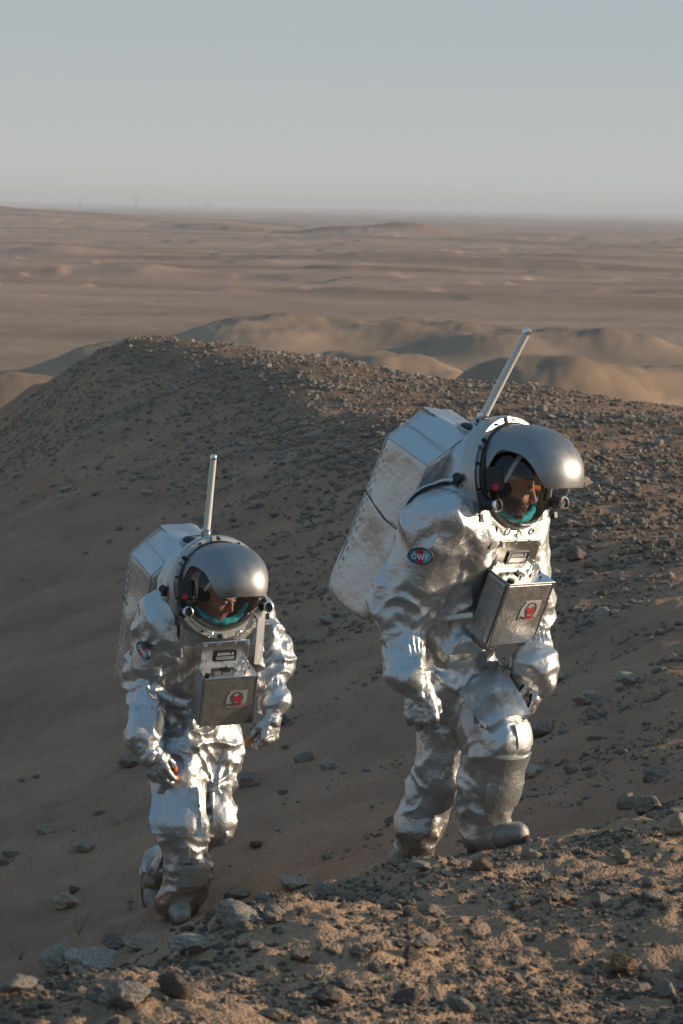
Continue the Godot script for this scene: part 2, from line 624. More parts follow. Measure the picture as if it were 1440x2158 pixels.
func make_land() -> void:
	var ang := PackedFloat32Array()
	var a := 0.0
	var right := []
	while a < 179.0:
		right.append(a)
		a += 0.075 if a < 9.6 else minf(0.075 * pow(1.35, (a - 9.6) / 1.2) + 0.02 * (a - 9.6), 6.0)
	for i in range(right.size() - 1, 0, -1):
		ang.append(-right[i])
	for v in right:
		ang.append(v)
	ang.append(180.0)
	ang.insert(0, -180.0)
	var rad := PackedFloat32Array()
	var r := 0.3
	while r < 26000.0:
		rad.append(r)
		if r < 3.4:
			r *= 1.12
		elif r < 9.0:
			r *= 1.0042
		elif r < 44.0:
			r *= 1.005
		elif r < 240.0:
			r *= 1.011
		elif r < 1700.0:
			r *= 1.016
		else:
			r *= 1.06
	var na := ang.size()
	var nr := rad.size()
	var v := PackedVector3Array()
	var col := PackedColorArray()
	v.resize(na * nr)
	col.resize(na * nr)
	for j in nr:
		for i in na:
			var t := deg_to_rad(ang[i])
			var x := rad[j] * sin(t)
			var d := rad[j] * cos(t)
			var y := land(x, d)
			v[j * na + i] = Vector3(x, y + 1.6, -d)
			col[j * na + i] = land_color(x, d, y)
	var nrm := PackedVector3Array()
	nrm.resize(na * nr)
	var idx := PackedInt32Array()
	for j in nr:
		for i in na:
			var e := v[j * na + mini(i + 1, na - 1)] - v[j * na + maxi(i - 1, 0)]
			var f := v[mini(j + 1, nr - 1) * na + i] - v[maxi(j - 1, 0) * na + i]
			var n := e.cross(f)
			nrm[j * na + i] = n.normalized() if n.y > 0 else Vector3.UP
			if j < nr - 1 and i < na - 1:
				var k := j * na + i
				idx.append_array(PackedInt32Array([k, k + na, k + na + 1, k, k + na + 1, k + 1]))
	var arr := []
	arr.resize(Mesh.ARRAY_MAX)
	arr[Mesh.ARRAY_VERTEX] = v
	arr[Mesh.ARRAY_NORMAL] = nrm
	arr[Mesh.ARRAY_COLOR] = col
	arr[Mesh.ARRAY_INDEX] = idx
	var m := ArrayMesh.new()
	m.add_surface_from_arrays(Mesh.PRIMITIVE_TRIANGLES, arr)
	var o := part("desert_ground", m, mats["sand"], self)
	o.set_meta("kind", "structure")
	o.set_meta("label", "sandy desert ground with a stony ridge, a hollow and low mounds")


# ---------------------------------------------------------------- stones
func icosphere(n: int) -> Array:
	var t := (1.0 + sqrt(5.0)) / 2.0
	var v: Array = []
	for q in [[-1, t, 0], [1, t, 0], [-1, -t, 0], [1, -t, 0], [0, -1, t], [0, 1, t], [0, -1, -t], [0, 1, -t], [t, 0, -1], [t, 0, 1], [-t, 0, -1], [-t, 0, 1]]:
		v.append(Vector3(q[0], q[1], q[2]).normalized())
	var f := [[0, 11, 5], [0, 5, 1], [0, 1, 7], [0, 7, 10], [0, 10, 11], [1, 5, 9], [5, 11, 4], [11, 10, 2], [10, 7, 6], [7, 1, 8], [3, 9, 4], [3, 4, 2], [3, 2, 6], [3, 6, 8], [3, 8, 9], [4, 9, 5], [2, 4, 11], [6, 2, 10], [8, 6, 7], [9, 8, 1]]
	for k in n:
		var mid := {}
		var g := []
		for q in f:
			var m := []
			for e in 3:
				var i: int = q[e]
				var j: int = q[(e + 1) % 3]
				var key := Vector2i(mini(i, j), maxi(i, j))
				if not mid.has(key):
					mid[key] = v.size()
					v.append((v[i] + v[j]).normalized())
				m.append(mid[key])
			g.append_array([[q[0], m[0], m[2]], [q[1], m[1], m[0]], [q[2], m[2], m[1]], m])
		f = g
	return [v, f]


func stone_mesh(sub: int, planes: int, rough: float, squash: Vector3, flat: bool) -> ArrayMesh:
	var ico := icosphere(sub)
	var cut := []
	for k in planes:
		var n := Vector3(rng.randfn(), rng.randfn(), rng.randfn()).normalized()
		cut.append([n, rng.randf_range(0.55, 0.95)])
	var off := rng.randf() * 100.0
	var p := []
	for u in ico[0]:
		var r := 1.15
		for q in cut:
			var c: float = q[0].dot(u)
			if c > 0.05:
				r = minf(r, q[1] / c)
		r *= 1.0 + rough * nz.get_noise_3d(u.x * 2.5 + off, u.y * 2.5, u.z * 2.5) + rough * 0.5 * nz.get_noise_3d(u.x * 7.0 + off, u.y * 7.0, u.z * 7.0)
		p.append(u * r * squash)
	var b := Build.new()
	b.sg(-1 if flat else 0)
	for q in ico[1]:
		b.tri(p[q[0]], p[q[1]], p[q[2]])
	return b.done()


func cloud_of_stones(called: String, label: String, m: Mesh, spots: Array) -> void:  # spot: [position, size, color]
	var mm := MultiMesh.new()
	mm.transform_format = MultiMesh.TRANSFORM_3D
	mm.use_colors = true
	mm.mesh = m
	mm.instance_count = spots.size()
	for i in spots.size():
		var s: Array = spots[i]
		var b := Basis.from_euler(Vector3(rng.randf() * TAU, rng.randf() * TAU, rng.randf() * TAU))
		b = Basis.from_scale(Vector3(rng.randf_range(0.8, 1.3), rng.randf_range(0.55, 0.95), rng.randf_range(0.8, 1.2))) * b
		mm.set_instance_transform(i, Transform3D(b.scaled(Vector3.ONE * s[1]), s[0]))
		mm.set_instance_color(i, s[2])
	var o := MultiMeshInstance3D.new()
	o.name = numbered(called)
	o.multimesh = mm
	o.material_override = mats["stone"]
	o.set_meta("kind", "stuff")
	o.set_meta("label", label)
	add_child(o)


func stone_color() -> Color:
	var k := rng.randf()
	var c := Color(0.519, 0.422, 0.344)
	if k < 0.3:
		c = Color(0.556, 0.453, 0.362)
	elif k < 0.5:
		c = Color(0.436, 0.360, 0.301)
	elif k < 0.58:
		c = Color(0.612, 0.515, 0.422)
	var v := rng.randf_range(0.8, 1.15)
	return Color(c.r * v, c.g * v, c.b * v)


func on_slope_density(x: float, d: float, y: float) -> float:  # streaks running down the far slope
	var a := x * 0.78 + d * 0.62
	var b := -x * 0.62 + d * 0.78
	var s := noise2(a * 0.28, b * 1.1 + 5.0) * 0.9 + noise2(a * 0.9, b * 2.0 + 25.0) * 0.5
	var up := smoothstep(-3.4, -2.35, y - 0.12 * x)
	return clampf(s * (0.5 + 0.7 * up) + up * 0.9 - 0.27, 0.0, 1.0)


func make_gravel() -> void:
	var grit := stone_mesh(1, 7, 0.1, Vector3.ONE, true)
	var chip := stone_mesh(2, 9, 0.16, Vector3(1, 0.8, 0.9), true)
	# the sunlit ridge in front
	var spots := [[], [], []]
	for i in 70000:
		var d := rng.randf_range(3.4, 9.6)
		var x := rng.randf_range(-0.19, 0.24) * d
		var y := land(x, d)
		if d > 6.6 + 1.0 * x and rng.randf() > 0.12:
			continue
		var s := 0.002 + 0.008 * pow(rng.randf(), 4.0)
		if noise2(x * 1.8 + 60.0, d * 1.8) + rng.randf_range(-0.35, 0.35) < -0.05:
			continue
		spots[0].append([Vector3(x, y + 1.6 + s * 0.25, -d), s, stone_color()])
	cloud_of_stones("gravel", "fine gravel strewn over the sunlit ridge in front", grit, spots[0])
	for i in 5200:
		var d := rng.randf_range(3.4, 9.8)
		var x := rng.randf_range(-0.19, 0.24) * d
		if d > 6.6 + 1.1 * x and rng.randf() > 0.1:
			continue
		if noise2(x * 1.3 + 10.0, d * 1.3) + rng.randf_range(-0.45, 0.45) < 0.0:
			continue
		var s := 0.005 + 0.013 * pow(rng.randf(), 3.0)
		spots[1].append([Vector3(x, land(x, d) + 1.6 + s * 0.3, -d), s, stone_color()])
	cloud_of_stones("pebbles", "loose angular pebbles on the sunlit ridge in front", chip, spots[1])
	# the shaded slope beyond the walkers
	for i in 60000:
		var d := 9.0 * pow(4.6, rng.randf())
		var x := rng.randf_range(-0.19, 0.24) * d
		var y := land(x, d)
		if rng.randf() > on_slope_density(x, d, y):
			continue
		var s := 0.008 + 0.016 * pow(rng.randf(), 3.0) + 0.04 * pow(rng.randf(), 9.0)
		s *= clampf(d / 22.0, 0.6, 1.2)
		var c := stone_color()
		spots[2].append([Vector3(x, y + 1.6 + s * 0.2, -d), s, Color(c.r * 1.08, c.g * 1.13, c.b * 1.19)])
	cloud_of_stones("slope_stones", "loose stones lying in streaks on the shaded slope", chip, spots[2])
	# the stony crest
	spots = []
	for i in 70000:
		var d := rng.randf_range(17.0, 44.0)
		var x := rng.randf_range(-0.2, 0.26) * d
		var y := land(x, d)
		if y < -2.75 and d < 33.0 and rng.randf() > smoothstep(-3.4, -2.75, y) * 0.5:
			continue
		if rng.randf() > 0.35 + 0.65 * smoothstep(-0.3, 0.3, noise2(x * 0.9, d * 0.9)):
			continue
		var s := 0.011 + 0.030 * pow(rng.randf(), 4.0)
		var c := stone_color()
		spots.append([Vector3(x, y + 1.6 + s * 0.35, -d), s, Color(c.r * 1.04, c.g * 1.0, c.b * 0.96)])
	cloud_of_stones("crest_stones", "dense dark stones covering the crest of the hill", chip, spots)


const HERO := [
	[-1.20, -10.32, 0.092, 0.95, 0, 0, 0.4, "tall slab-like grey boulder at the far left end of the stony ridge", "tall slab-like boulder"],
	[-1.06, -10.27, 0.125, 0.50, 1, 1, 1.2, "long low grey rock leaning on the tall slab-like boulder", "long low rock"],
	[-0.97, -10.39, 0.051, 0.90, 2, 2, 2.0, "dark rounded rock standing just right of the slab-like boulder", "dark rounded rock"],
	[-0.84, -10.26, 0.075, 0.65, 3, 1, 0.2, "pale rock with a sunlit jagged top, right of the dark rounded rock", "jagged sunlit rock"],
	[-0.33, -5.55, 0.062, 0.42, 4, 1, 0.9, "broad flat grey rock with a sunlit right end on the left part of the ridge", "broad flat rock"],
	[-0.23, -5.68, 0.069, 0.45, 5, 0, 1.5, "wide rock with sunlit crest right below the left walker's boot", "sunlit-crested rock"],
	[-0.45, -10.95, 0.073, 0.55, 6, 2, 0.7, "dark rough rock on the ridge edge right of the left walker's boot", "dark rough rock"],
	[-0.17, -5.91, 0.036, 0.50, 7, 0, 0.3, "angular rock on the ridge edge next to the dark rough rock", "angular edge rock"],
	[-0.15, -5.70, 0.029, 0.70, 8, 1, 2.2, "pointed grey rock below the ridge edge at the middle left", "pointed grey rock"],
	[-0.18, -10.94, 0.078, 0.50, 0, 1, 2.6, "low pale rock on the ridge edge between the two walkers", "low pale rock between the walkers"],
	[-0.02, -6.57, 0.040, 0.50, 2, 0, 1.1, "grey flat-topped rock on the ridge between the two walkers", "flat-topped rock"],
	[0.04, -6.43, 0.027, 0.70, 3, 3, 0.5, "small bright tan block on the ridge below the right walker's rear boot", "bright tan block"],
	[-0.42, -4.81, 0.059, 0.60, 4, 2, 0.3, "large dark rock in the lower left foreground", "large dark foreground rock"],
	[-0.33, -4.89, 0.037, 0.75, 5, 4, 1.9, "dark broken rock right behind the large dark foreground rock", "dark broken rock"],
	[-0.66, -4.91, 0.045, 0.50, 6, 0, 0.8, "grey rock at the left edge of the foreground", "grey rock at the left edge"],
	[-0.12, -4.88, 0.030, 0.60, 7, 3, 2.9, "pale tan rock at the bottom edge, left of centre", "pale tan rock at the bottom"],
	[-0.01, -5.03, 0.036, 0.55, 8, 4, 1.4, "dark brown rock at the bottom, near the centre", "dark brown bottom rock"],
	[-0.18, -5.38, 0.020, 0.70, 1, 1, 0.6, "small round tan stone in the middle of the lower left foreground", "round tan stone"],
	[-0.07, -5.31, 0.027, 0.50, 0, 2, 2.4, "dark grey flat stone in the middle of the foreground", "dark flat stone"],
	[0.21, -5.45, 0.032, 0.62, 2, 1, 0.1, "grey smooth stone in the middle right foreground", "smooth grey stone"],
	[0.40, -6.35, 0.037, 0.50, 3, 5, 1.0, "brown rounded stone right below the right walker's raised boot", "brown stone under the raised boot"],
	[0.33, -6.49, 0.022, 0.70, 6, 1, 0.4, "pale stone left of the brown rounded stone below the raised boot", ""],
	[0.24, -6.48, 0.039, 0.40, 4, 1, 0.9, "flat pale rock in front of the right walker's rear leg", "flat rock by the rear leg"],
	[0.56, -6.33, 0.024, 0.80, 7, 1, 1.7, "upright grey stone on the ridge right of the right walker", "upright grey stone"],
	[0.58, -6.06, 0.031, 0.50, 8, 3, 2.2, "pale tan stone lying on the right part of the ridge", "pale tan stone on the right"],
	[0.82, -6.01, 0.030, 0.50, 0, 1, 2.7, "flat grey stone near the right edge of the ridge", "flat grey stone at the right"],
	[0.69, -5.57, 0.033, 0.80, 1, 5, 0.3, "rounded tan-brown stone in the right foreground", "tan-brown foreground stone"],
	[0.76, -5.28, 0.027, 0.85, 2, 1, 1.3, "rounded grey stone in the lower right corner", "corner stone at the lower right"],
	[0.28, -5.08, 0.031, 0.50, 5, 1, 1.9, "grey stone at the bottom, right of centre", "grey stone at the bottom"],
	[0.06, -5.31, 0.032, 0.40, 6, 2, 2.1, "dark flat stones cluster piece in the centre foreground", "dark flat cluster stone"],
	[1.04, -7.12, 0.042, 1.00, 3, 3, 0.8, "big pale rock with bright right side at the right edge, up the slope", "big pale rock at the right edge"],
	[1.35, -10.16, 0.064, 1.00, 4, 2, 1.5, "pointed dark rock with a sunlit tip on the right slope", "pointed rock with sunlit tip"],
	[1.32, -10.56, 0.049, 0.80, 5, 2, 0.2, "dark rock beside the pointed rock with the sunlit tip", ""],
	[0.80, -6.56, 0.028, 0.90, 7, 3, 2.0, "small pyramid-shaped tan rock on the right part of the ridge", "pyramid-shaped rock"],
	[1.10, -12.76, 0.079, 0.70, 6, 2, 0.6, "dark rock on the shaded slope right of the right walker's knee", "dark rock by the walker's knee"],
	[-0.50, -13.24, 0.075, 0.85, 7, 2, 1.1, "grey rock on the shaded slope right of the left walker's thigh", "grey rock by the left walker"],
	[-1.31, -14.76, 0.068, 0.75, 8, 2, 1.8, "dark rock on the shaded slope left of the left walker's hand", "dark rock past the left walker"],
	[-1.37, -12.82, 0.054, 0.75, 0, 1, 0.5, "pale grey stone in the sand left of the left walker's shin", "pale stone in the sand"],
	[-1.83, -13.21, 0.048, 0.60, 1, 1, 2.4, "pale grey stone in the sand at the left edge", "pale stone at the left edge"],
	[1.75, -17.65, 0.105, 0.60, 2, 4, 0.9, "dark rock on the shaded slope right of the right walker's visor", "dark rock right of the visor"],
	[1.55, -17.16, 0.085, 0.60, 3, 2, 1.6, "grey rock on the shaded slope right of the right walker's chest box", "grey rock right of the chest box"],
	[1.61, -13.21, 0.093, 0.50, 4, 1, 0.4, "grey rock among streaked stones on the right slope, level with the right walker hand", "grey rock in the right streak"],
	[1.38, -13.05, 0.084, 0.50, 5, 1, 2.8, "pale grey rock in the slope streak close to the right walker's left hand", "pale rock by the left hand"],
	[-0.05, -13.21, 0.061, 0.70, 6, 1, 2.1, "grey stone on the shaded slope midway between the two walkers", "grey stone between the walkers"],
	[-0.09, -17.91, 0.061, 0.60, 8, 1, 0.3, "small grey stone on the shaded slope left of the right walker's backpack bottom", "small grey stone below the backpack"],
	[1.50, -11.03, 0.067, 0.60, 1, 2, 1.2, "wide dark rock on the right slope above the pointed rock", "wide dark rock on the right slope"],
]


func make_stones() -> void:
	var shapes := []
	for k in 9:
		shapes.append(stone_mesh(3, 9 + k % 4, 0.13, Vector3(rng.randf_range(0.9, 1.15), rng.randf_range(0.6, 0.9), rng.randf_range(0.8, 1.0)), false))
	for q in HERO:  # x, z, half width, height factor, shape, tone, turn, label
		var o := MeshInstance3D.new()
		o.name = numbered("rock")
		o.mesh = shapes[q[4]]
		o.material_override = mats["stone%d" % q[5]]
		o.transform = Transform3D(Basis.from_euler(Vector3(0.15, q[6], 0.1)).scaled(Vector3(q[2], q[2] * q[3] * 1.25, q[2] * 0.95)), Vector3(q[0], ground(q[0], q[1]) + q[2] * q[3] * 0.5, q[1]))
		tag(o, q[7], "rock")
		add_child(o)
	var light := [Vector3.ZERO]
	for i in 900:
		var fore := i < 520
		var d := rng.randf_range(4.3, 8.4) if fore else 9.5 * pow(2.9, rng.randf())
		var x := rng.randf_range(-0.155, 0.155) * d
		if fore and d > 6.1 + 1.1 * x:
			continue
		var y := land(x, d)
		if not fore and rng.randf() > on_slope_density(x, d, y) + 0.1:
			continue
		var s := (0.011 + 0.022 * pow(rng.randf(), 3.0)) if fore else (0.03 + 0.05 * pow(rng.randf(), 2.5))
		var p := Vector3(x, y + 1.6 + s * 0.2, -d)
		var clash := false
		for w in light:
			if p.distance_squared_to(w) < 0.006:
				clash = true
		if clash or light.size() > 255:
			continue
		light.append(p)
		var o := MeshInstance3D.new()
		o.name = numbered("stone")
		o.mesh = shapes[rng.randi() % 9]
		var tone: int = [0, 1, 2, 3, 0, 1, 2, 4][rng.randi() % 8]
		o.material_override = mats["stone%d" % tone]
		o.transform = Transform3D(Basis.from_euler(Vector3(rng.randf_range(-0.5, 0.5), rng.randf() * TAU, rng.randf_range(-0.5, 0.5))).scaled(Vector3(s, s * rng.randf_range(0.7, 1.1), s)), p)
		# said by its tone and shape, and where it lies from the nearest large rock
		var near := 1e9
		var mark := ""
		var from := Vector2.ZERO
		for q in HERO:
			if q[8] and Vector2(p.x - q[0], p.z - q[1]).length() < near:
				near = Vector2(p.x - q[0], p.z - q[1]).length()
				mark = q[8]
				from = Vector2(p.x - q[0], p.z - q[1])
		var where: String = "right of" if from.x > 0 else "left of"
		if absf(from.y) > absf(from.x) * 2.0:
			where = "in front of" if from.y > 0 else "behind"
		elif absf(from.y) > absf(from.x) * 0.5:
			where = ("before and " if from.y > 0 else "behind and ") + where
		var words_ := "%s %s stone %s%s the %s" % [["grey", "pale grey", "dull grey", "tan", "dark", "brown"][tone], "small" if s < 0.02 else ("fist-sized" if s < 0.045 else "head-sized"), "just " if near < (0.12 if fore else 0.5) else "", where, mark]
		tag(o, words_, "stone", "stones on the sunlit ridge in front" if fore else "stones on the shaded slope")
		add_child(o)


func make_twigs() -> void:
	for q in [[-1.20, -11.00, 0.13, "spiky dry shrub of bare twigs in sand left of the walkers"], [-1.46, -10.90, 0.07, "tiny dry twig in the sand at the left edge"], [-0.42, -10.61, 0.10, "dry bare twigs in the sand between the two walkers"], [-1.00, -11.49, 0.09, "dry bare twigs in the sand just left of the left walker's leg"], [0.90, -9.38, 0.05, "single short dry stalk right of the right walker's boot"]]:
		var b := Build.new()
		for k in (7 if q[2] > 0.06 else 1):
			var a := rng.randf() * TAU
			var lean := rng.randf_range(0.3, 1.1) if q[2] > 0.06 else 0.1
			var dir := Vector3(cos(a) * lean, 1.0, sin(a) * lean).normalized()
			var p0 := Vector3(0, -0.01, 0)
			var p1: Vector3 = dir * q[2] * rng.randf_range(0.4, 0.6)
			var p2: Vector3 = p1 + (dir + Vector3(rng.randf_range(-0.5, 0.5), rng.randf_range(-0.2, 0.4), rng.randf_range(-0.5, 0.5))).normalized() * q[2] * 0.5
			b.tube([p0, p1, p2], [0.0011, 0.0009, 0.0005], 5, false)
			b.tube([p1, p1 + (dir + Vector3(rng.randf_range(-0.9, 0.9), 0.2, rng.randf_range(-0.9, 0.9))).normalized() * q[2] * 0.35], [0.0007, 0.0004], 5, false)
		var o := part(numbered("dry_shrub"), b.done(), mats["dry_stem"], self, Transform3D(Basis(), Vector3(q[0], ground(q[0], q[1]), q[1])))
		tag(o, q[3], "dry plant")


func make_pylons() -> void:
	for q in [[277, 4300.0, 27.0, "tallest hazy lattice mast on the horizon, at the far left"], [160, 4800.0, 19.0, "small hazy lattice mast on the horizon, leftmost of all"], [392, 5200.0, 14.0, "hazy mast with wide crossarm on the horizon right of the tallest mast"], [428, 5200.0, 15.0, "hazy slim mast on the horizon, rightmost of the group"]]:
		var x: float = (q[0] - 720.0) / 5076.0 * q[1]
		var h: float = q[2]
		var o := thing("lattice_mast", q[3], "mast", Vector3(x, ground(x, -q[1]), -q[1]), "masts on the horizon")
		var b := Build.new()
		for s in [[-1, -1], [1, -1], [1, 1], [-1, 1]]:
			b.tube([Vector3(s[0] * h * 0.07, -1, s[1] * h * 0.07), Vector3(s[0] * 0.4, h, s[1] * 0.4)], [0.22, 0.16], 5)
		for k in 6:
			var y := h * k / 6.0
			var w := lerpf(h * 0.07, 0.4, k / 6.0)
			var w2 := lerpf(h * 0.07, 0.4, (k + 1) / 6.0)
			for z in [-1, 1]:
				b.tube([Vector3(-w, y, z * w), Vector3(w2, y + h / 6.0, z * w2)], [0.12], 4)
		part("lattice_frame", b.done(), mats["far_steel"], o)
		for k in 3:
			b = Build.new()
			b.box(Vector3(0, h * (0.7 + 0.13 * k), 0), Vector3(h * (0.2 - 0.03 * k), 0.25, 0.25), 0.05)
			part("crossarm", b.done(), mats["far_steel"], o)


# ---------------------------------------------------------------- the walkers
func facing(yaw: float, pitch: float, roll: float) -> Basis:
	return Basis(Vector3.UP, deg_to_rad(yaw)) * Basis(Vector3.RIGHT, deg_to_rad(-pitch)) * Basis(Vector3.BACK, deg_to_rad(roll))


const FACETS := [  # direction, folds per metre, phase, steepness
	[Vector3(0.80, 0.52, 0.30), 3.1, 0.1, 0.15], [Vector3(-0.45, 0.70, 0.55), 4.3, 0.4, 0.15], [Vector3(0.30, -0.62, 0.72), 5.6, 0.7, 0.14],
	[Vector3(-0.82, 0.10, 0.56), 6.9, 0.2, 0.13], [Vector3(0.55, 0.83, -0.10), 8.4, 0.9, 0.11], [Vector3(0.15, 0.50, 0.85), 11.5, 0.3, 0.09], [Vector3(-0.6, 0.75, -0.28), 15.0, 0.6, 0.07],
]


func crumple(p: Vector3) -> float:
	var w := Vector3(nz.get_noise_3d(p.x * 2.5, p.y * 2.5, p.z * 2.5), nz.get_noise_3d(p.x * 2.5 + 20.0, p.y * 2.5, p.z * 2.5), nz.get_noise_3d(p.x * 2.5, p.y * 2.5 + 20.0, p.z * 2.5)) * 0.05
	var q := p + w
	var d := nz.get_noise_3d(q.x * 3.0, q.y * 3.0 + 5.0, q.z * 3.0) * 0.012
	for k in FACETS.size():
		var e: Array = FACETS[k]
		var t: float = q.dot(e[0]) * e[1] + e[2]
		var m := 0.35 + 0.65 * smoothstep(-0.25, 0.35, nz.get_noise_3d(p.x * 2.6 + k * 9.0, p.y * 2.6, p.z * 2.6))
		d += (absf(t - floorf(t) - 0.5) * 2.0 - 0.5) * e[3] * 0.5 * m / e[1]
	# concave panes between sharp ridges, as foil creases
	var u := Vector3(q.dot(Vector3(0.8, 0.42, 0.43)) * 6.4, q.dot(Vector3(-0.55, 0.78, 0.30)) * 4.0, q.dot(Vector3(-0.21, -0.47, 0.86)) * 6.0)
	var f := cells.get_noise_3d(u.x, u.y, u.z) + 1.0
	u = Vector3(q.dot(Vector3(0.6, -0.64, 0.48)) * 11.0, q.dot(Vector3(0.64, 0.75, 0.2)) * 8.0, q.dot(Vector3(-0.48, 0.18, 0.86)) * 12.0)
	var g := cells.get_noise_3d(u.x + 30.0, u.y, u.z) + 1.0
	return d + (f * f - 0.3) * 0.052 + (g * g - 0.3) * 0.016


# bones: [a, b, ra, rb, blend]; folds: [centre, axis, reach, wavelength, height, inside direction or zero]; pleats: [centre, axis, reach, count, height]; calm: [centre, radius]
func suit_mesh(s: Field, folds: Array, pleats: Array, calm: Array, amount: float) -> ArrayMesh:
	s.nets()
	var v := s.verts
	for i in v.size():
		var p := v[i]
		var n := s.norms[i]
		var quiet := 1.0
		for q in calm:
			quiet = minf(quiet, smoothstep(q[1] * 0.75, q[1] * 1.25, p.distance_to(q[0])))
		var d := crumple(p) * amount
		for q in folds:
			var r: Vector3 = p - q[0]
			var g: float = r.length_squared() / (q[2] * q[2])
			if g > 4.0:
				continue
			var w := exp(-g * 1.2)
			if q[5] != Vector3.ZERO:
				w *= 0.35 + 0.65 * smoothstep(-0.5, 0.7, n.dot(q[5]))
			var t: float = r.dot(q[1]) / (q[3] * 1.45) + nz.get_noise_3d(p.x * 5.0, p.y * 5.0, p.z * 5.0 + q[3] * 100.0) * 0.9
			var tri := absf(t - floorf(t) - 0.5) * 2.0
			d += q[4] * 1.35 * w * (tri * tri - 0.33)
		for q in pleats:
			var r: Vector3 = p - q[0]
			var h: float = r.dot(q[1])
			if absf(h) > q[2] * 2.2 or r.length() > 0.2:
				continue
			var e: Vector3 = q[1].cross(Vector3(0.3, 0.1, 0.95)).normalized()
			var a := atan2(r.dot(q[1].cross(e)), r.dot(e))
			d += q[4] * exp(-h * h / (q[2] * q[2])) * (absf(sin(a * q[3] * 0.5 + nz.get_noise_3d(p.x * 8.0, p.y * 8.0, p.z * 8.0) * 1.5)) - 0.7)
		v[i] = p + n * d * quiet
	s.verts = v
	s.shade()
	# tan dust from the ground up
	var low := 1e9
	for p in v:
		low = minf(low, p.y)
	var col := PackedColorArray()
	for p in v:
		var k := smoothstep(0.42, 0.02, p.y - low + nz.get_noise_3d(p.x * 7.0, p.y * 7.0, p.z * 7.0) * 0.16)
		col.append(Color.WHITE.lerp(Color(0.62, 0.47, 0.34), k * 0.8))
	return s.mesh(col)


# a stitched patch lying on the suit: corners bottom left, bottom right, top right, top left seen from outside
func patch(s: Field, c: Array, off: float, thick: float, wave: float, nu := 22, nv := 22, stiff := false) -> ArrayMesh:
	if stiff:
		c = c.map(func(p: Vector3) -> Vector3: return s.snap(p, off))
		var out: Vector3 = (c[1] - c[0]).cross(c[3] - c[0]).normalized()
		var pen := 0.0
		for j in 7:
			for i in 7:
				pen = maxf(pen, off - s.at(c[0].lerp(c[1], i / 6.0).lerp(c[3].lerp(c[2], i / 6.0), j / 6.0)))
		c = c.map(func(p: Vector3) -> Vector3: return p + out * pen * 0.62)
	var top := PackedVector3Array()
	var low := PackedVector3Array()
	for j in nv:
		for i in nu:
			var u := float(i) / (nu - 1)
			var t := float(j) / (nv - 1)
			var p: Vector3 = c[0].lerp(c[1], u).lerp(c[3].lerp(c[2], u), t)
			var q := s.snap(p, off)
			if stiff and s.at(p) > off:
				q = p
			if q.distance_to(p) > 0.09:
				q = p.move_toward(q, 0.09)
			var n := s.grad(q)
			q += n * (nz.get_noise_3d(p.x * 6.0, p.y * 6.0, p.z * 6.0) * wave + absf(nz.get_noise_3d(p.x * 14.0, p.y * 14.0, p.z * 14.0)) * wave * 0.35)
			top.append(q)
			low.append(q - n * thick)
	var b := Build.new()
	b.sg(1)
	b.grid(top, nu, nv)
	b.sg(-1)
	for i in nu - 1:
		b.quad(low[i], low[i + 1], top[i + 1], top[i])
		var k := (nv - 1) * nu + i
		b.quad(top[k], top[k + 1], low[k + 1], low[k])
	for j in nv - 1:
		var k := j * nu
		b.quad(low[k + nu], low[k], top[k], top[k + nu])
		k += nu - 1
		b.quad(low[k], low[k + nu], top[k + nu], top[k])
	return b.done()


func seam(s: Field, pts: Array, off: float, r: float, rough := 0.0) -> ArrayMesh:
	var path := []
	for k in pts.size() - 1:
		for j in 8:
			path.append(s.snap(pts[k].lerp(pts[k + 1], j / 8.0), off))
	path.append(s.snap(pts[-1], off))
	for i in path.size():
		path[i] += s.grad(path[i]) * crumple(path[i]) * rough
	var b := Build.new()
	b.tube(path, [r], 8)
	return b.done()


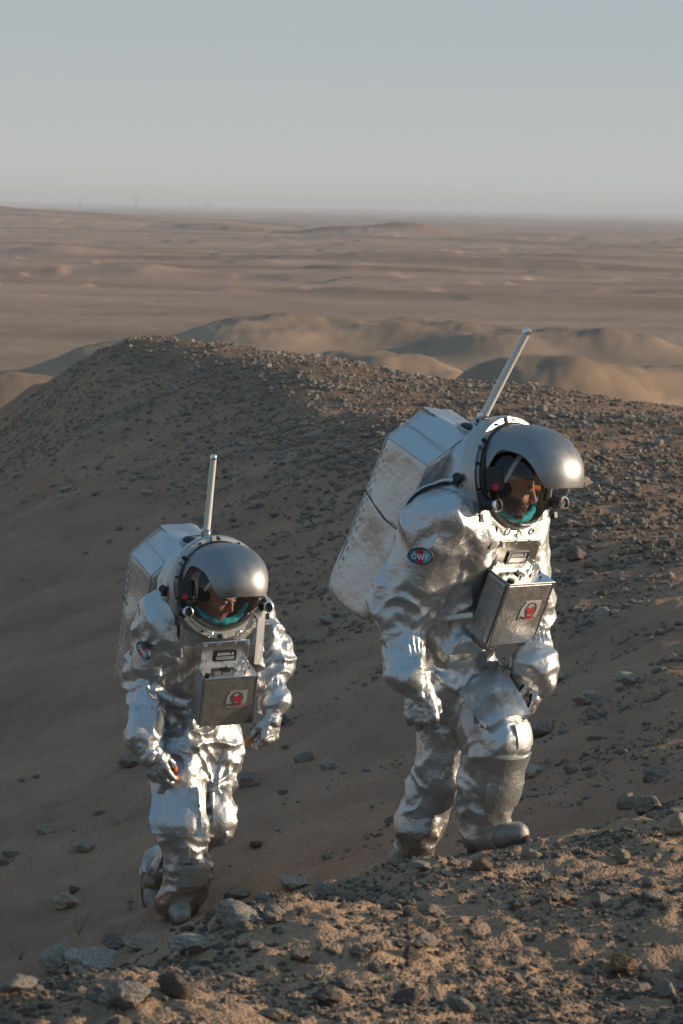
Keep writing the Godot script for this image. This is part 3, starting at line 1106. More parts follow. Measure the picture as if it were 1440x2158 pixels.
func glove(parent: Node3D, wrist: Vector3, fwd: Vector3, back: Vector3, thumb: float, curl: Array, size := 1.0) -> void:
	var y := fwd.normalized()
	var z := (back - y * back.dot(y)).normalized()
	var x := y.cross(z)
	var bs := Basis(x, y, z).scaled(Vector3.ONE * size)
	var xf := Transform3D(bs, wrist)
	var s := Field.new(Vector3(-0.11, -0.07, -0.16), Vector3(0.11, 0.22, 0.06), 0.0042)
	s.band = 0.02
	s.cap(Vector3(0, -0.06, 0), Vector3(0, 0.0, 0), 0.047, 0.038, 0.02)
	var pads := []
	var hinge := [[0.046, 0.098, 0.078], [0.016, 0.106, 0.088], [-0.015, 0.101, 0.082], [-0.044, 0.088, 0.064]]
	for k in 4:
		var h: Array = hinge[k]
		var bx: float = h[0] * thumb
		s.cap(Vector3(bx * 0.55, 0.0, 0), Vector3(bx, h[1], 0), 0.028, 0.0185, 0.016)
	for k in 4:
		var h: Array = hinge[k]
		var p := Vector3(h[0] * thumb, h[1], 0)
		var a: float = curl[0] * (1.0 + 0.12 * (k - 1.5))
		for j in 3:
			var l: float = h[2] * [0.46, 0.32, 0.24][j] * 1.12
			var q := p + Vector3(h[0] * thumb * 0.06, cos(a), -sin(a)).normalized() * l
			s.cap(p, q, 0.0155 - 0.0014 * j, 0.0142 - 0.0014 * j, 0.004)
			if j == 2:
				pads.append([q + Vector3(0, 0, 0).lerp((q - p), 0.15), (q - p).normalized()])
			p = q
			a += curl[1 + j / 2] * (0.95 if j == 0 else 0.7)
	var tp := [Vector3(0.022 * thumb, 0.015, -0.012), Vector3(0.052 * thumb, 0.050, -0.030), Vector3(0.058 * thumb, 0.085, -0.052), Vector3(0.050 * thumb, 0.112, -0.072)]
	s.cap(tp[0], tp[1], 0.026, 0.021, 0.015)
	s.cap(tp[1], tp[2], 0.020, 0.0175, 0.008)
	s.cap(tp[2], tp[3], 0.0175, 0.0145, 0.008)
	s.nets()
	var v := s.verts
	var col := PackedColorArray()
	for i in v.size():
		var p := v[i]
		var n := s.norms[i]
		var r := absf(nz.get_noise_3d(p.x * 28.0 + wrist.x * 9.0, p.y * 28.0, p.z * 28.0)) - 0.25
		v[i] = p + n * r * 0.0035
		var palm := smoothstep(0.15, 0.55, -n.z + nz.get_noise_3d(p.x * 30.0, p.y * 30.0, p.z * 30.0) * 0.15) * smoothstep(-0.03, 0.02, p.y)
		col.append(Color(0.56, 0.555, 0.54).lerp(Color(0.035, 0.033, 0.03), palm))
	s.verts = v
	s.shade()
	var g := part("glove", s.mesh(col), mats["glove_cloth"], parent, xf)
	for k in [0, 3]:
		var b := Build.new()
		var q: Array = pads[k]
		b.tube([q[0] - q[1] * 0.020, q[0] - q[1] * 0.008, q[0] + q[1] * 0.004, q[0] + q[1] * 0.011], [0.0135, 0.0148, 0.0128, 0.006], 12)
		part("finger_pad", b.done(), mats["orange_cloth"], g)
	var b2 := Build.new()
	var td: Vector3 = (tp[3] - tp[2]).normalized()
	b2.tube([tp[3] - td * 0.012, tp[3], tp[3] + td * 0.012, tp[3] + td * 0.018], [0.0165, 0.0168, 0.014, 0.006], 12)
	part("thumb_pad", b2.done(), mats["orange_cloth"], g)


func boot(parent: Node3D, ankle: Vector3, yaw: float, pitch: float, size := 1.0) -> void:
	var s := Field.new(Vector3(-0.10, -0.14, -0.15), Vector3(0.10, 0.12, 0.25), 0.006)
	s.cap(Vector3(0, 0.07, -0.01), Vector3(0, -0.03, -0.015), 0.062, 0.056, 0.03)
	s.cap(Vector3(0, -0.055, -0.035), Vector3(0, -0.062, 0.08), 0.052, 0.050, 0.04)
	s.cap(Vector3(0, -0.062, 0.08), Vector3(0.004, -0.066, 0.15), 0.052, 0.044, 0.03)
	s.nets()
	var v := s.verts
	for i in v.size():
		var p := v[i]
		if p.y < -0.095:
			v[i].y = -0.095
		var t := absf(sin(p.z * 55.0 + nz.get_noise_3d(p.x * 9.0, p.y * 9.0, p.z * 9.0) * 3.0)) - 0.5
		v[i] += s.norms[i] * 0.004 * t * smoothstep(-0.09, -0.04, p.y)
	s.verts = v
	s.shade()
	var xf := Transform3D(facing(yaw, pitch, 0.0).scaled(Vector3.ONE * size), ankle)
	var o := part("boot", s.mesh(), mats["boot_cloth"], parent, xf)
	var b := Build.new()
	var rim := []
	for k in 40:
		var a := TAU * k / 40
		var z := 0.055 + 0.145 * sin(a)
		var w := 0.054 - 0.009 * smoothstep(0.02, -0.06, z) - 0.004 * smoothstep(0.1, 0.2, z)
		rim.append(Vector2(w * cos(a) * (1.0 if absf(sin(a)) < 0.8 else 1.0), z))
	b.sg(3)
	var pts := PackedVector3Array()
	for lv in [[-0.124, 0.96], [-0.118, 1.0], [-0.100, 1.0], [-0.090, 0.97]]:
		for p in rim:
			pts.append(Vector3(p.x * lv[1], lv[0] + 0.012 * smoothstep(0.12, 0.2, p.y), p.y * lv[1]))
	# rim runs clockwise seen from above, so reverse the rows
	var rows := PackedVector3Array()
	for j in 4:
		for i in 40:
			rows.append(pts[j * 40 + 39 - i])
	b.grid(rows, 40, 4, true)
	b.sg(-1)
	for i in 40:
		var k := (i + 1) % 40
		b.tri(Vector3(0, -0.124, 0.05), rows[k], rows[i])
	part("sole", b.done(), mats["sole_rubber"], o)


func helmet(person: Node3D, xf: Transform3D, head_at: Transform3D, hair: Color, beard: float) -> void:
	# metal neck ring with its bolts and latches
	var b := Build.new()
	b.lathe([Vector2(0.222, -0.055), Vector2(0.243, -0.050), Vector2(0.243, -0.012), Vector2(0.238, -0.006), Vector2(0.238, 0.004), Vector2(0.234, 0.009), Vector2(0.216, 0.010), Vector2(0.215, 0.016), Vector2(0.196, 0.017), Vector2(0.193, 0.011), Vector2(0.193, -0.055)], 96)
	var ring := part("helmet_ring", b.done(), mats["ring_metal"], person, xf)
	for k in 14:
		var a := TAU * (k + 0.4) / 14.0
		b = Build.new()
		b.tube([Vector3(0.224 * cos(a), 0.224 * sin(a), 0.009), Vector3(0.224 * cos(a), 0.224 * sin(a), 0.019)], [0.0055], 8)
		part("bolt", b.done(), mats["black_plastic"], ring)
	for a in [-1.62, -2.55, -0.55, 1.62, 2.5, 0.6]:
		var t := Transform3D(Basis(Vector3.BACK, a), Vector3(0.226 * cos(a), 0.226 * sin(a), 0.013))
		b = Build.new()
		b.box(Vector3(0, 0.010, 0.002), Vector3(0.013, 0.011, 0.006), 0.002)
		var l := part("latch", b.done(), mats["ring_metal"], ring, t)
		b = Build.new()
		b.box(Vector3(0, -0.010, 0), Vector3(0.009, 0.007, 0.004), 0.001)
		part("latch_slot", b.done(), mats["black_plastic"], l)
	b = Build.new()
	b.lathe([Vector2(0.197, 0.014), Vector2(0.2, 0.026), Vector2(0.192, 0.036), Vector2(0.186, 0.026)], 96)
	part("seal", b.done(), mats["ring_metal"], ring)
	b = Build.new()
	var arc := PackedVector3Array()
	for k in 61:
		var a := lerpf(-0.5, PI + 0.5, k / 60.0)
		for q in [[0.189, 0.012], [0.215, 0.0165], [0.213, 0.030], [0.204, 0.036], [0.190, 0.030]]:
			arc.append(Vector3(q[0] * cos(a), q[0] * sin(a), q[1]))
	b.sg(2)
	b.grid(arc, 5, 61, true)
	part("shade_hinge", b.done(), mats["black_plastic"], ring)
	# dark inner shell behind the head
	b = Build.new()
	b.sg(1)
	var pts := PackedVector3Array()
	for j in 14:
		var m := PI * 0.5 * j / 13.0
		for i in 40:
			var a := TAU * i / 40.0
			pts.append(Vector3(0.191 * cos(m) * cos(a), 0.191 * cos(m) * sin(a), -0.01 - 0.165 * sin(m)))
	b.grid(pts, 40, 14, true)
	part("lining", b.done(), mats["lining"], person, xf)
	# clear dome
	b = Build.new()
	b.sg(1)
	pts = PackedVector3Array()
	for j in 24:
		var m := PI * 0.5 * j / 23.0
		for i in 64:
			var a := TAU * i / 64.0
			pts.append(Vector3(0.188 * cos(m) * cos(a), 0.188 * cos(m) * sin(a), 0.02 + 0.225 * sin(m)))
	b.grid(pts, 64, 24, true)
	part("visor_dome", b.done(), mats["glass"], person, xf)
	# metal sun shade: a shell over the upper half of the dome with a bulging peak and an arched cut-out on each side
	var nu := 97
	var nv := 30
	var top := PackedVector3Array()
	var low := PackedVector3Array()
	for j in nv:
		for i in nu:
			var lam := lerpf(-89.0, 89.0, float(i) / (nu - 1))
			var al := absf(lam)
			var arch := exp(-pow((al - 62.0) / 21.0, 4.0) * 0.9)
			var e := lerpf(-15.0, 2.0, smoothstep(30.0, 80.0, al)) + 29.0 * arch
			var mu := deg_to_rad(lerpf(e, 90.0, pow(float(j) / (nv - 1), 0.9)))
			var l := deg_to_rad(lam)
			var dir := Vector3(sin(l) * cos(mu), sin(mu), cos(l) * cos(mu))
			dir *= pow(pow(absf(dir.x), 2.3) + pow(absf(dir.y), 2.3) + pow(absf(dir.z), 2.3), -1.0 / 2.3)
			var bulge := 1.0 + 0.06 * exp(-pow((mu - 0.05) / 0.5, 2.0)) * pow(cos(l * 0.5), 4.0)
			top.append(Vector3(dir.x * 0.200, dir.y * 0.204, 0.022 + dir.z * 0.262 * bulge))
			low.append(Vector3(dir.x * 0.195, dir.y * 0.199, 0.020 + dir.z * 0.256 * bulge))
	b = Build.new()
	b.sg(1)
	b.grid(top, nu, nv)
	b.sg(2)
	var rev := PackedVector3Array()
	for j in nv:
		for i in nu:
			rev.append(low[j * nu + nu - 1 - i])
	b.grid(rev, nu, nv)
	b.sg(3)
	for i in nu - 1:
		b.quad(low[i], low[i + 1], top[i + 1], top[i])
	part("sun_shade", b.done(), mats["shade_metal"], person, xf)
	# towel collar
	b = Build.new()
	var path := []
	var rad := []
	for k in 25:
		var a := lerpf(PI * 1.15, PI * 1.85, k / 24.0)
		path.append(Vector3(0.148 * cos(a), 0.150 * sin(a) - 0.008, 0.018 + 0.010 * sin(a * 3.0)))
		rad.append((0.017 + 0.003 * sin(k * 1.7)) * sqrt(sin(PI * (k + 1.0) / 26.0)))
	b.tube(path, rad, 12)
	part("towel_collar", b.done(), mats["teal_cloth"], person, xf)
	# headset box with red button, side lamps
	b = Build.new()
	b.box(Vector3.ZERO, Vector3(0.033, 0.046, 0.03), 0.008)
	var hb := part("headset_box", b.done(), mats["black_plastic"], person, xf * Transform3D(Basis(Vector3.UP, -0.6), Vector3(-0.188, -0.005, 0.065)))
	b = Build.new()
	b.tube([Vector3(-0.005, -0.030, 0.029), Vector3(-0.005, -0.030, 0.036)], [0.013], 14)
	part("red_button", b.done(), mats["red_print"], hb)
	for sx in [-1.0, 1.0]:
		var t := xf * Transform3D(Basis(), Vector3(sx * 0.205, -0.098, 0.02))
		b = Build.new()
		b.tube([Vector3(0, 0.04, -0.01), Vector3(0, 0.0, 0.015), Vector3(0, -0.004, 0.03)], [0.015, 0.022, 0.022], 14)
		b.tube([Vector3(0, 0, 0.01), Vector3(-sx * 0.004, -0.006, 0.065)], [0.023, 0.023], 18)
		var lamp := part("helmet_lamp", b.done(), mats["black_plastic"], person, t)
		b = Build.new()
		b.lathe([Vector2(0.0225, 0.0), Vector2(0.0255, 0.004), Vector2(0.0255, 0.014), Vector2(0.019, 0.016), Vector2(0.017, 0.004)], 24)
		part("lamp_rim", b.done(), mats["bright_metal"], lamp, Transform3D(Basis(), Vector3(-sx * 0.004, -0.006, 0.058)))
		b = Build.new()
		b.box(Vector3(sx * 0.018, -0.05, -0.005), Vector3(0.012, 0.014, 0.012), 0.003)
		b.tube([Vector3(sx * 0.01, -0.01, 0), Vector3(sx * 0.022, -0.03, 0.0), Vector3(sx * 0.018, -0.05, -0.005)], [0.003], 6)
		part("clip", b.done(), mats["black_plastic"], lamp)
	# second small camera on the hood, behind the ring
	b = Build.new()
	b.tube([Vector3.ZERO, Vector3(-0.03, 0.012, 0.02)], [0.016, 0.018], 14)
	b.box(Vector3(-0.01, -0.012, 0.0), Vector3(0.016, 0.012, 0.014), 0.003)
	var cam := part("hood_camera", b.done(), mats["black_plastic"], person, xf * Transform3D(Basis(), Vector3(-0.235, 0.0, -0.07)))
	b = Build.new()
	b.tube([Vector3(0.0, -0.026, 0.016), Vector3(-0.008, -0.034, 0.034)], [0.011, 0.012], 12)
	part("camera_lens", b.done(), mats["bright_metal"], cam)
	# orange and blue cable plug seen through the dome
	b = Build.new()
	b.tube([Vector3(0.10, -0.04, 0.02), Vector3(0.125, -0.045, 0.03)], [0.012], 10)
	part("cable_plug", b.done(), mats["orange_cloth"], person, xf)
	head(person, head_at, hair, beard)


func head(person: Node3D, xf: Transform3D, hair: Color, beard: float) -> void:
	var s := Field.new(Vector3(-0.11, -0.19, -0.13), Vector3(0.11, 0.15, 0.15), 0.0036)
	s.band = 0.025
	var I := Basis()
	s.ell(Vector3(0, 0.035, -0.012), I, Vector3(0.076, 0.092, 0.096), 0.02)
	s.ell(Vector3(0, -0.035, 0.030), I, Vector3(0.060, 0.072, 0.058), 0.03)
	s.cap(Vector3(0, -0.06, -0.02), Vector3(0, -0.17, -0.03), 0.055, 0.06, 0.03)
	s.cap(Vector3(-0.03, 0.030, 0.074), Vector3(0.03, 0.030, 0.074), 0.012, 0.012, 0.012)
	for x in [-1.0, 1.0]:
		s.ell(Vector3(x * 0.030, 0.010, 0.094), I, Vector3(0.017, 0.011, 0.014), 0.008, true)
		s.ell(Vector3(x * 0.038, -0.022, 0.062), I, Vector3(0.020, 0.018, 0.018), 0.02)
		s.ell(Vector3(x * 0.079, -0.002, -0.008), I, Vector3(0.009, 0.030, 0.018), 0.006)
		s.cap(Vector3(x * 0.008, -0.026, 0.098), Vector3(x * 0.010, -0.027, 0.092), 0.008, 0.007, 0.006)
	s.cap(Vector3(0, 0.022, 0.086), Vector3(0, -0.018, 0.108), 0.008, 0.0095, 0.012)
	s.cap(Vector3(-0.018, -0.050, 0.082), Vector3(0.018, -0.050, 0.082), 0.007, 0.007, 0.006)
	s.cap(Vector3(-0.016, -0.061, 0.080), Vector3(0.016, -0.061, 0.080), 0.0075, 0.0075, 0.004)
	s.ell(Vector3(0, -0.088, 0.066), I, Vector3(0.024, 0.020, 0.020), 0.02)
	s.nets()
	var col := PackedColorArray()
	var v := s.verts
	for i in v.size():
		var p := v[i]
		var c := Color(0.46, 0.22, 0.145)
		c = c.lerp(Color(0.50, 0.17, 0.12), 0.5 * exp(-((p - Vector3(0, -0.02, 0.1)).length_squared()) / 0.0006))
		if absf(p.y + 0.0555) < 0.010 and absf(p.x) < 0.022 and p.z > 0.07:
			c = Color(0.36, 0.11, 0.09)
		var bw := beard * smoothstep(-0.028, -0.045, p.y - 0.25 * absf(p.x)) * smoothstep(-0.03, 0.01, p.z) * smoothstep(-0.13, -0.11, p.y)
		if absf(p.y + 0.0555) < 0.008 and absf(p.x) < 0.018:
			bw *= 0.2
		var hw := smoothstep(0.058, 0.07, p.y) + smoothstep(-0.005, -0.03, p.z) * smoothstep(-0.06, -0.03, p.y) * (1.0 - smoothstep(0.068, 0.074, absf(p.x)) * smoothstep(0.03, 0.025, absf(p.y)))
		for e in [-1.0, 1.0]:
			var q := p - Vector3(e * 0.031, 0.031 - 0.0, 0.085)
			hw = maxf(hw, 0.8 * smoothstep(1.2, 0.7, (q / Vector3(0.019, 0.0055, 0.02)).length()))
		var k := clampf(maxf(bw * 0.85, hw), 0.0, 1.0)
		c = c.lerp(hair, k)
		var f := 1.0 + 0.25 * k * nz.get_noise_3d(p.x * 90.0, p.y * 60.0, p.z * 90.0)
		v[i] = p + s.norms[i] * 0.0025 * k * (1.0 + nz.get_noise_3d(p.x * 120.0, p.y * 120.0, p.z * 120.0))
		col.append(Color(c.r * f, c.g * f, c.b * f))
	s.verts = v
	s.shade()
	var o := part("head", s.mesh(col), mats["skin"], person, xf)
	for x in [-1.0, 1.0]:
		var b := Build.new()
		b.sg(1)
		var pts := PackedVector3Array()
		for j in 9:
			for i in 14:
				var a := TAU * i / 14.0
				var m := PI * (j / 8.0 - 0.5)
				pts.append(Vector3(x * 0.030, 0.010, 0.076) + 0.0125 * Vector3(cos(m) * cos(a), sin(m), -cos(m) * sin(a)))
		b.grid(pts, 14, 9, true)
		var eye := part("eye", b.done(), mats["eye_white"], o)
		b = Build.new()
		b.tube([Vector3(x * 0.030, 0.007, 0.0868), Vector3(x * 0.030, 0.0065, 0.0889)], [0.0055], 12)
		part("iris", b.done(), mats["dark_print"], eye)
	# cap with a pale strap over it
	var b := Build.new()
	b.sg(1)
	var pts := PackedVector3Array()
	for j in 12:
		for i in 36:
			var a := TAU * i / 36.0
			var m := lerpf(0.24, PI * 0.5, j / 11.0)
			pts.append(Vector3(0.081 * cos(m) * cos(a), 0.035 + 0.098 * sin(m), -0.012 - 0.102 * cos(m) * sin(a)))
	b.grid(pts, 36, 12, true)
	var cap := part("cap", b.done(), mats["navy_cloth"], o)
	b = Build.new()
	var path := []
	for k in 21:
		var m := lerpf(-0.1, PI + 0.1, k / 20.0)
		path.append(Vector3(0.085 * cos(m), 0.035 + 0.102 * sin(m), -0.01 + 0.02 * sin(m)))
	b.tube(path, [0.009], 8)
	part("headset_strap", b.done(), mats["white_print"], cap)
	for x in [-1.0, 1.0]:
		b = Build.new()
		b.tube([Vector3(x * 0.078, -0.002, -0.005), Vector3(x * 0.10, -0.002, -0.005)], [0.030, 0.026], 20)
		part("earcup", b.done(), mats["black_plastic"], o)


func backpack(person: Node3D, xf: Transform3D, mast: Vector3, mast_at: Vector3) -> void:
	var out := [Vector2(-0.225, -0.42), Vector2(0.225, -0.42), Vector2(0.225, 0.25), Vector2(0.095, 0.37), Vector2(-0.095, 0.37), Vector2(-0.225, 0.25)]
	var rim := []
	for k in 6:
		var p: Vector2 = out[k]
		var a: Vector2 = (out[(k + 5) % 6] - p).normalized()
		var c: Vector2 = (out[(k + 1) % 6] - p).normalized()
		for t in [0.0, 0.25, 0.5, 0.75, 1.0]:
			var u: Vector2 = p + a * 0.022 * (1.0 - t)
			var w: Vector2 = p + c * 0.022 * t
			rim.append(u.lerp(w, t))
		var q: Vector2 = out[(k + 1) % 6]
		var n := int(p.distance_to(q) / 0.014)
		for j in range(1, n):
			rim.append((p + c * 0.022).lerp(q - c * 0.022, float(j) / n))
	var nu := rim.size()
	var pts := PackedVector3Array()
	var rows := [[-0.130, 0.0], [-0.131, 0.3], [-0.131, 0.55], [-0.131, 0.8], [-0.130, 0.955], [-0.120, 0.99]]
	for k in 17:
		rows.append([lerpf(-0.108, 0.108, k / 16.0), 1.0 + 0.03 * sin(PI * k / 16.0)])
	rows.append_array([[0.120, 0.99], [0.130, 0.955], [0.131, 0.8], [0.131, 0.55], [0.131, 0.3], [0.130, 0.0]])
	for r in rows:
		for p in rim:
			var w: Vector3 = Vector3(p.x * r[1], (p.y + 0.03) * r[1] - 0.03, r[0])
			var d := nz.get_noise_3d(w.x * 5.0 + xf.origin.x * 3.0, w.y * 3.0, w.z * 5.0) * 0.008 + crumple(w * Vector3(1.0, 0.7, 1.0) + xf.origin) * 0.4
			var n := Vector3(p.x, p.y + 0.03, 0).normalized() if absf(r[0]) < 0.11 else Vector3(0, 0, signf(r[0]))
			pts.append(w + n * d)
	var b := Build.new()
	b.sg(1)
	b.grid(pts, nu, rows.size(), true)
	var pack := part("backpack", b.done(), mats["pack_cloth"], person, xf)
	# piping along the edges
	for z in [-0.122, 0.122]:
		b = Build.new()
		var path := []
		for k in nu + 1:
			var p: Vector2 = rim[k % nu]
			path.append(Vector3(p.x * 1.008, p.y * 1.006, z))
		b.tube(path, [0.003], 6, false)
		part("piping", b.done(), mats["worn_edge"], pack)
	for s in [-1.0, 1.0]:
		b = Build.new()
		b.tube([Vector3(s * 0.229, 0.250, -0.122), Vector3(s * 0.231, 0.251, 0.0), Vector3(s * 0.229, 0.250, 0.122)], [0.003], 6)
		part("seam", b.done(), mats["seam_cloth"], pack)
		b = Build.new()
		b.tube([Vector3(s * 0.236, 0.02, -0.125), Vector3(s * 0.2385, -0.005, -0.05), Vector3(s * 0.2385, -0.03, 0.03), Vector3(s * 0.235, -0.035, 0.13)], [0.0024], 6)
		part("cord", b.done(), mats["dark_rubber"], pack)
	for s in [-1.0, 1.0]:
		b = Build.new()
		b.box(Vector3.ZERO, Vector3(0.001, 0.008, 0.004), 0.0004)
		var mark := b.done()
		for k in 15:
			part("edge_mark", mark, mats["white_print"], pack, Transform3D(Basis(), Vector3(s * 0.2345, lerpf(-0.40, 0.2, k / 14.0), -0.105)))
		b = Build.new()
		b.tube([Vector3(s * 0.165, 0.322, -0.12), Vector3(s * 0.166, 0.3225, 0.0), Vector3(s * 0.165, 0.322, 0.12)], [0.0022], 6)
		part("seam", b.done(), mats["seam_cloth"], pack)
	# shiny strip over the top, vent, toggle
	b = Build.new()
	var strip := PackedVector3Array()
	for j in 12:
		for i in 12:
			var x := lerpf(-0.088, 0.11, i / 11.0)
			var y := 0.382 - maxf(0.0, x - 0.07) * 0.5
			strip.append(Vector3(x, y + 0.004 * absf(sin(j * 1.1 + x * 20.0)), lerpf(0.0, -0.128, j / 11.0)))
	b.sg(1)
	b.grid(strip, 12, 12)
	part("top_flap", b.done(), mats["patch_cloth"], pack)
	var vt := Transform3D(Basis(Vector3.RIGHT, -PI / 2), Vector3(-0.02, 0.378, 0.07))
	b = Build.new()
	b.lathe([Vector2(0.044, 0.0), Vector2(0.046, 0.004), Vector2(0.046, 0.016), Vector2(0.041, 0.020), Vector2(0.034, 0.018), Vector2(0.034, 0.0)], 40)
	var vent := part("vent_ring", b.done(), mats["ring_metal"], pack, vt)
	b = Build.new()
	b.sg(1)
	b.lathe([Vector2(0.035, 0.01), Vector2(0.034, 0.022), Vector2(0.026, 0.030), Vector2(0.012, 0.034), Vector2(0.0, 0.035)], 40, false)
	part("vent_cap", b.done(), mats["black_plastic"], vent)
	b = Build.new()
	b.tube([Vector3(0.05, 0.372, 0.10), Vector3(0.053, 0.41, 0.10)], [0.005], 8)
	b.tube([Vector3(0.03, 0.378, 0.11), Vector3(0.10, 0.376, 0.10), Vector3(0.14, 0.36, 0.09)], [0.007, 0.008, 0.007], 8)
	part("toggle", b.done(), mats["black_plastic"], pack)
	# antenna
	var d := mast.normalized()
	b = Build.new()
	b.tube([mast_at - d * 0.05, mast_at - d * 0.012], [0.022, 0.02], 16)
	var foot := part("antenna_base", b.done(), mats["black_plastic"], person)
	b = Build.new()
	b.tube([mast_at - d * 0.012, mast_at, mast_at + d * 0.001, mast_at + d * 0.026], [0.023, 0.023, 0.0255, 0.0255], 20)
	b.tube([mast_at + d * 0.0262, mast_at + d * 0.034], [0.019, 0.018], 20)
	part("antenna_collar", b.done(), mats["bright_metal"], foot)
	b = Build.new()
	b.tube([mast_at + d * 0.03, mast_at + mast * 0.955], [0.0165, 0.0150], 16)
	part("antenna_tube", b.done(), mats["white_tube"], foot)
	b = Build.new()
	b.tube([mast_at + mast * 0.953, mast_at + mast * 0.985, mast_at + mast], [0.0165, 0.0165, 0.013], 16)
	part("antenna_tip", b.done(), mats["bright_metal"], foot)


func words(text: String, height: float, m: Material, parent: Node3D, xf: Transform3D, bold := true) -> void:
	var f := SystemFont.new()
	f.font_names = PackedStringArray(["Droid Sans"])
	f.font_weight = 700 if bold else 400
	var t := TextMesh.new()
	t.text = text
	t.font = f
	t.font_size = 32
	t.pixel_size = height / 24.0
	t.depth = 0.0012
	part("lettering", t, m, parent, xf)


func chest_box(person: Node3D, xf: Transform3D, w: float, h: float, dep: float, called: String) -> void:
	var b := Build.new()
	b.box(Vector3(0, 0, -dep * 0.5), Vector3(w, h, dep * 0.5), 0.006)
	var o := part("chest_box", b.done(), mats["box_metal"], person, xf)
	# lid with its rivets, knob and wire handles
	b = Build.new()
	b.box(Vector3(0, h + 0.004, -dep * 0.5), Vector3(w + 0.004, 0.004, dep * 0.5 + 0.006), 0.002)
	var lid := part("box_lid", b.done(), mats["bright_metal"], o)
	for k in 7:
		b = Build.new()
		var p := Vector3(lerpf(-w * 0.85, w * 0.88, k / 6.0), h + 0.008, -dep * [0.2, 0.62, 0.3, 0.75, 0.45, 0.25, 0.6][k])
		b.tube([p, p + Vector3(0, 0.008, 0)], [0.004], 8)
		part("screw", b.done(), mats["dark_print"], lid)
	b = Build.new()
	b.tube([Vector3(-w * 0.9, h + 0.007, -0.012), Vector3(-w * 0.9, h + 0.022, -0.012)], [0.016, 0.013], 16)
	part("knob", b.done(), mats["black_plastic"], lid)
	b = Build.new()
	b.box(Vector3(-0.01, h + 0.011, -dep * 0.55), Vector3(0.02, 0.003, 0.014), 0.001)
	part("hatch", b.done(), mats["black_plastic"], lid)
	for s in [0.62, 0.8]:
		b = Build.new()
		var path := []
		for k in 9:
			var a := PI * k / 8.0
			path.append(Vector3(w * s + 0.012 * cos(a), h + 0.006 + 0.03 * sin(a), -dep * 0.75))
		b.tube(path, [0.0025], 6, false)
		part("wire_handle", b.done(), mats["bright_metal"], lid)
	for s in [-1.0, 1.0]:
		b = Build.new()
		b.tube([Vector3(s * (w + 0.001), h, -0.002), Vector3(s * (w + 0.001), -h, -0.002)], [0.0045], 8)
		part("edge_strip", b.done(), mats["bright_metal"], o)
	# cloth cover on the near side
	b = Build.new()
	b.box(Vector3(-w - 0.005, 0, -dep * 0.5 - 0.004), Vector3(0.004, h - 0.004, dep * 0.5 - 0.008), 0.003)
	part("side_cover", b.done(), mats["silver_cloth"], o)
	# emblem sticker
	var sx := Transform3D(Basis(Vector3.BACK, 0.0), Vector3(0.035, 0.015, 0.0015))
	b = Build.new()
	b.prism([Vector2(-0.048, -0.040), Vector2(0.034, -0.040), Vector2(0.050, -0.012), Vector2(0.050, 0.042), Vector2(-0.030, 0.042), Vector2(-0.048, 0.014)], 0.0, 0.0015)
	var st := part("emblem_sticker", b.done(), mats["sticker"], o, sx)
	b = Build.new()
	var ring := []
	for k in 33:
		var a := TAU * k / 32.0
		ring.append(Vector3(0.004 + 0.026 * cos(a), 0.008 + 0.029 * sin(a), 0.002))
	b.tube(ring, [0.0022], 6, false)
	part("emblem_ring", b.done(), mats["dark_print"], st)
	b = Build.new()
	for q in [[-0.007, 0.004, 0.008, 0.014], [0.014, 0.006, 0.008, 0.016], [0.003, -0.007, 0.013, 0.007]]:
		var ov := []
		for k in 20:
			ov.append(Vector2(q[0] + q[2] * cos(TAU * k / 20), q[1] + q[3] * sin(TAU * k / 20)))
		b.prism(ov, 0.0015, 0.0028 + q[2] * 0.02)
	part("emblem_figures", b.done(), mats["red_print"], st)
	words("Pol", 0.016, mats["dark_print"], st, Transform3D(Basis(), Vector3(-0.026, -0.028, 0.0022)))
	words("ARES", 0.016, mats["red_print"], st, Transform3D(Basis(), Vector3(0.012, -0.028, 0.0022)))
	# name plate above the box
	b = Build.new()
	b.box(Vector3(0, h + 0.065, -dep - 0.004), Vector3(w * 0.92, 0.062, 0.006), 0.003)
	var pl := part("chest_plate", b.done(), mats["bright_metal"], o)
	for q in [[-0.85, 0.11], [0.85, 0.11], [-0.85, 0.03], [0.85, 0.03], [-0.3, 0.118], [0.35, 0.118]]:
		b = Build.new()
		b.tube([Vector3(w * q[0] * 0.95, h + q[1], -dep + 0.002), Vector3(w * q[0] * 0.95, h + q[1], -dep + 0.009)], [0.010, 0.008], 12)
		part("rivet", b.done(), mats["box_metal"], pl)
	b = Build.new()
	b.box(Vector3(0, h + 0.055, -dep + 0.006), Vector3(0.056, 0.026, 0.004), 0.002)
	var np := part("name_plate", b.done(), mats["black_plastic"], pl)
	words(called, 0.014, mats["white_print"], np, Transform3D(Basis(), Vector3(0, h + 0.067, -dep + 0.0108)))
	b = Build.new()
	b.box(Vector3(0, h + 0.046, -dep + 0.0105), Vector3(0.044, 0.008, 0.001), 0.0005)
	part("name_strip", b.done(), mats["seam_cloth"], np)
	for s in [-1.0, 1.0]:
		b = Build.new()
		b.lathe([Vector2(0.012, 0.0), Vector2(0.017, 0.003), Vector2(0.012, 0.008), Vector2(0.008, 0.003)], 20)
		part("eyelet", b.done(), mats["bright_metal"], pl, Transform3D(Basis(), Vector3(s * w * 0.55, h + 0.15, -dep - 0.03)))


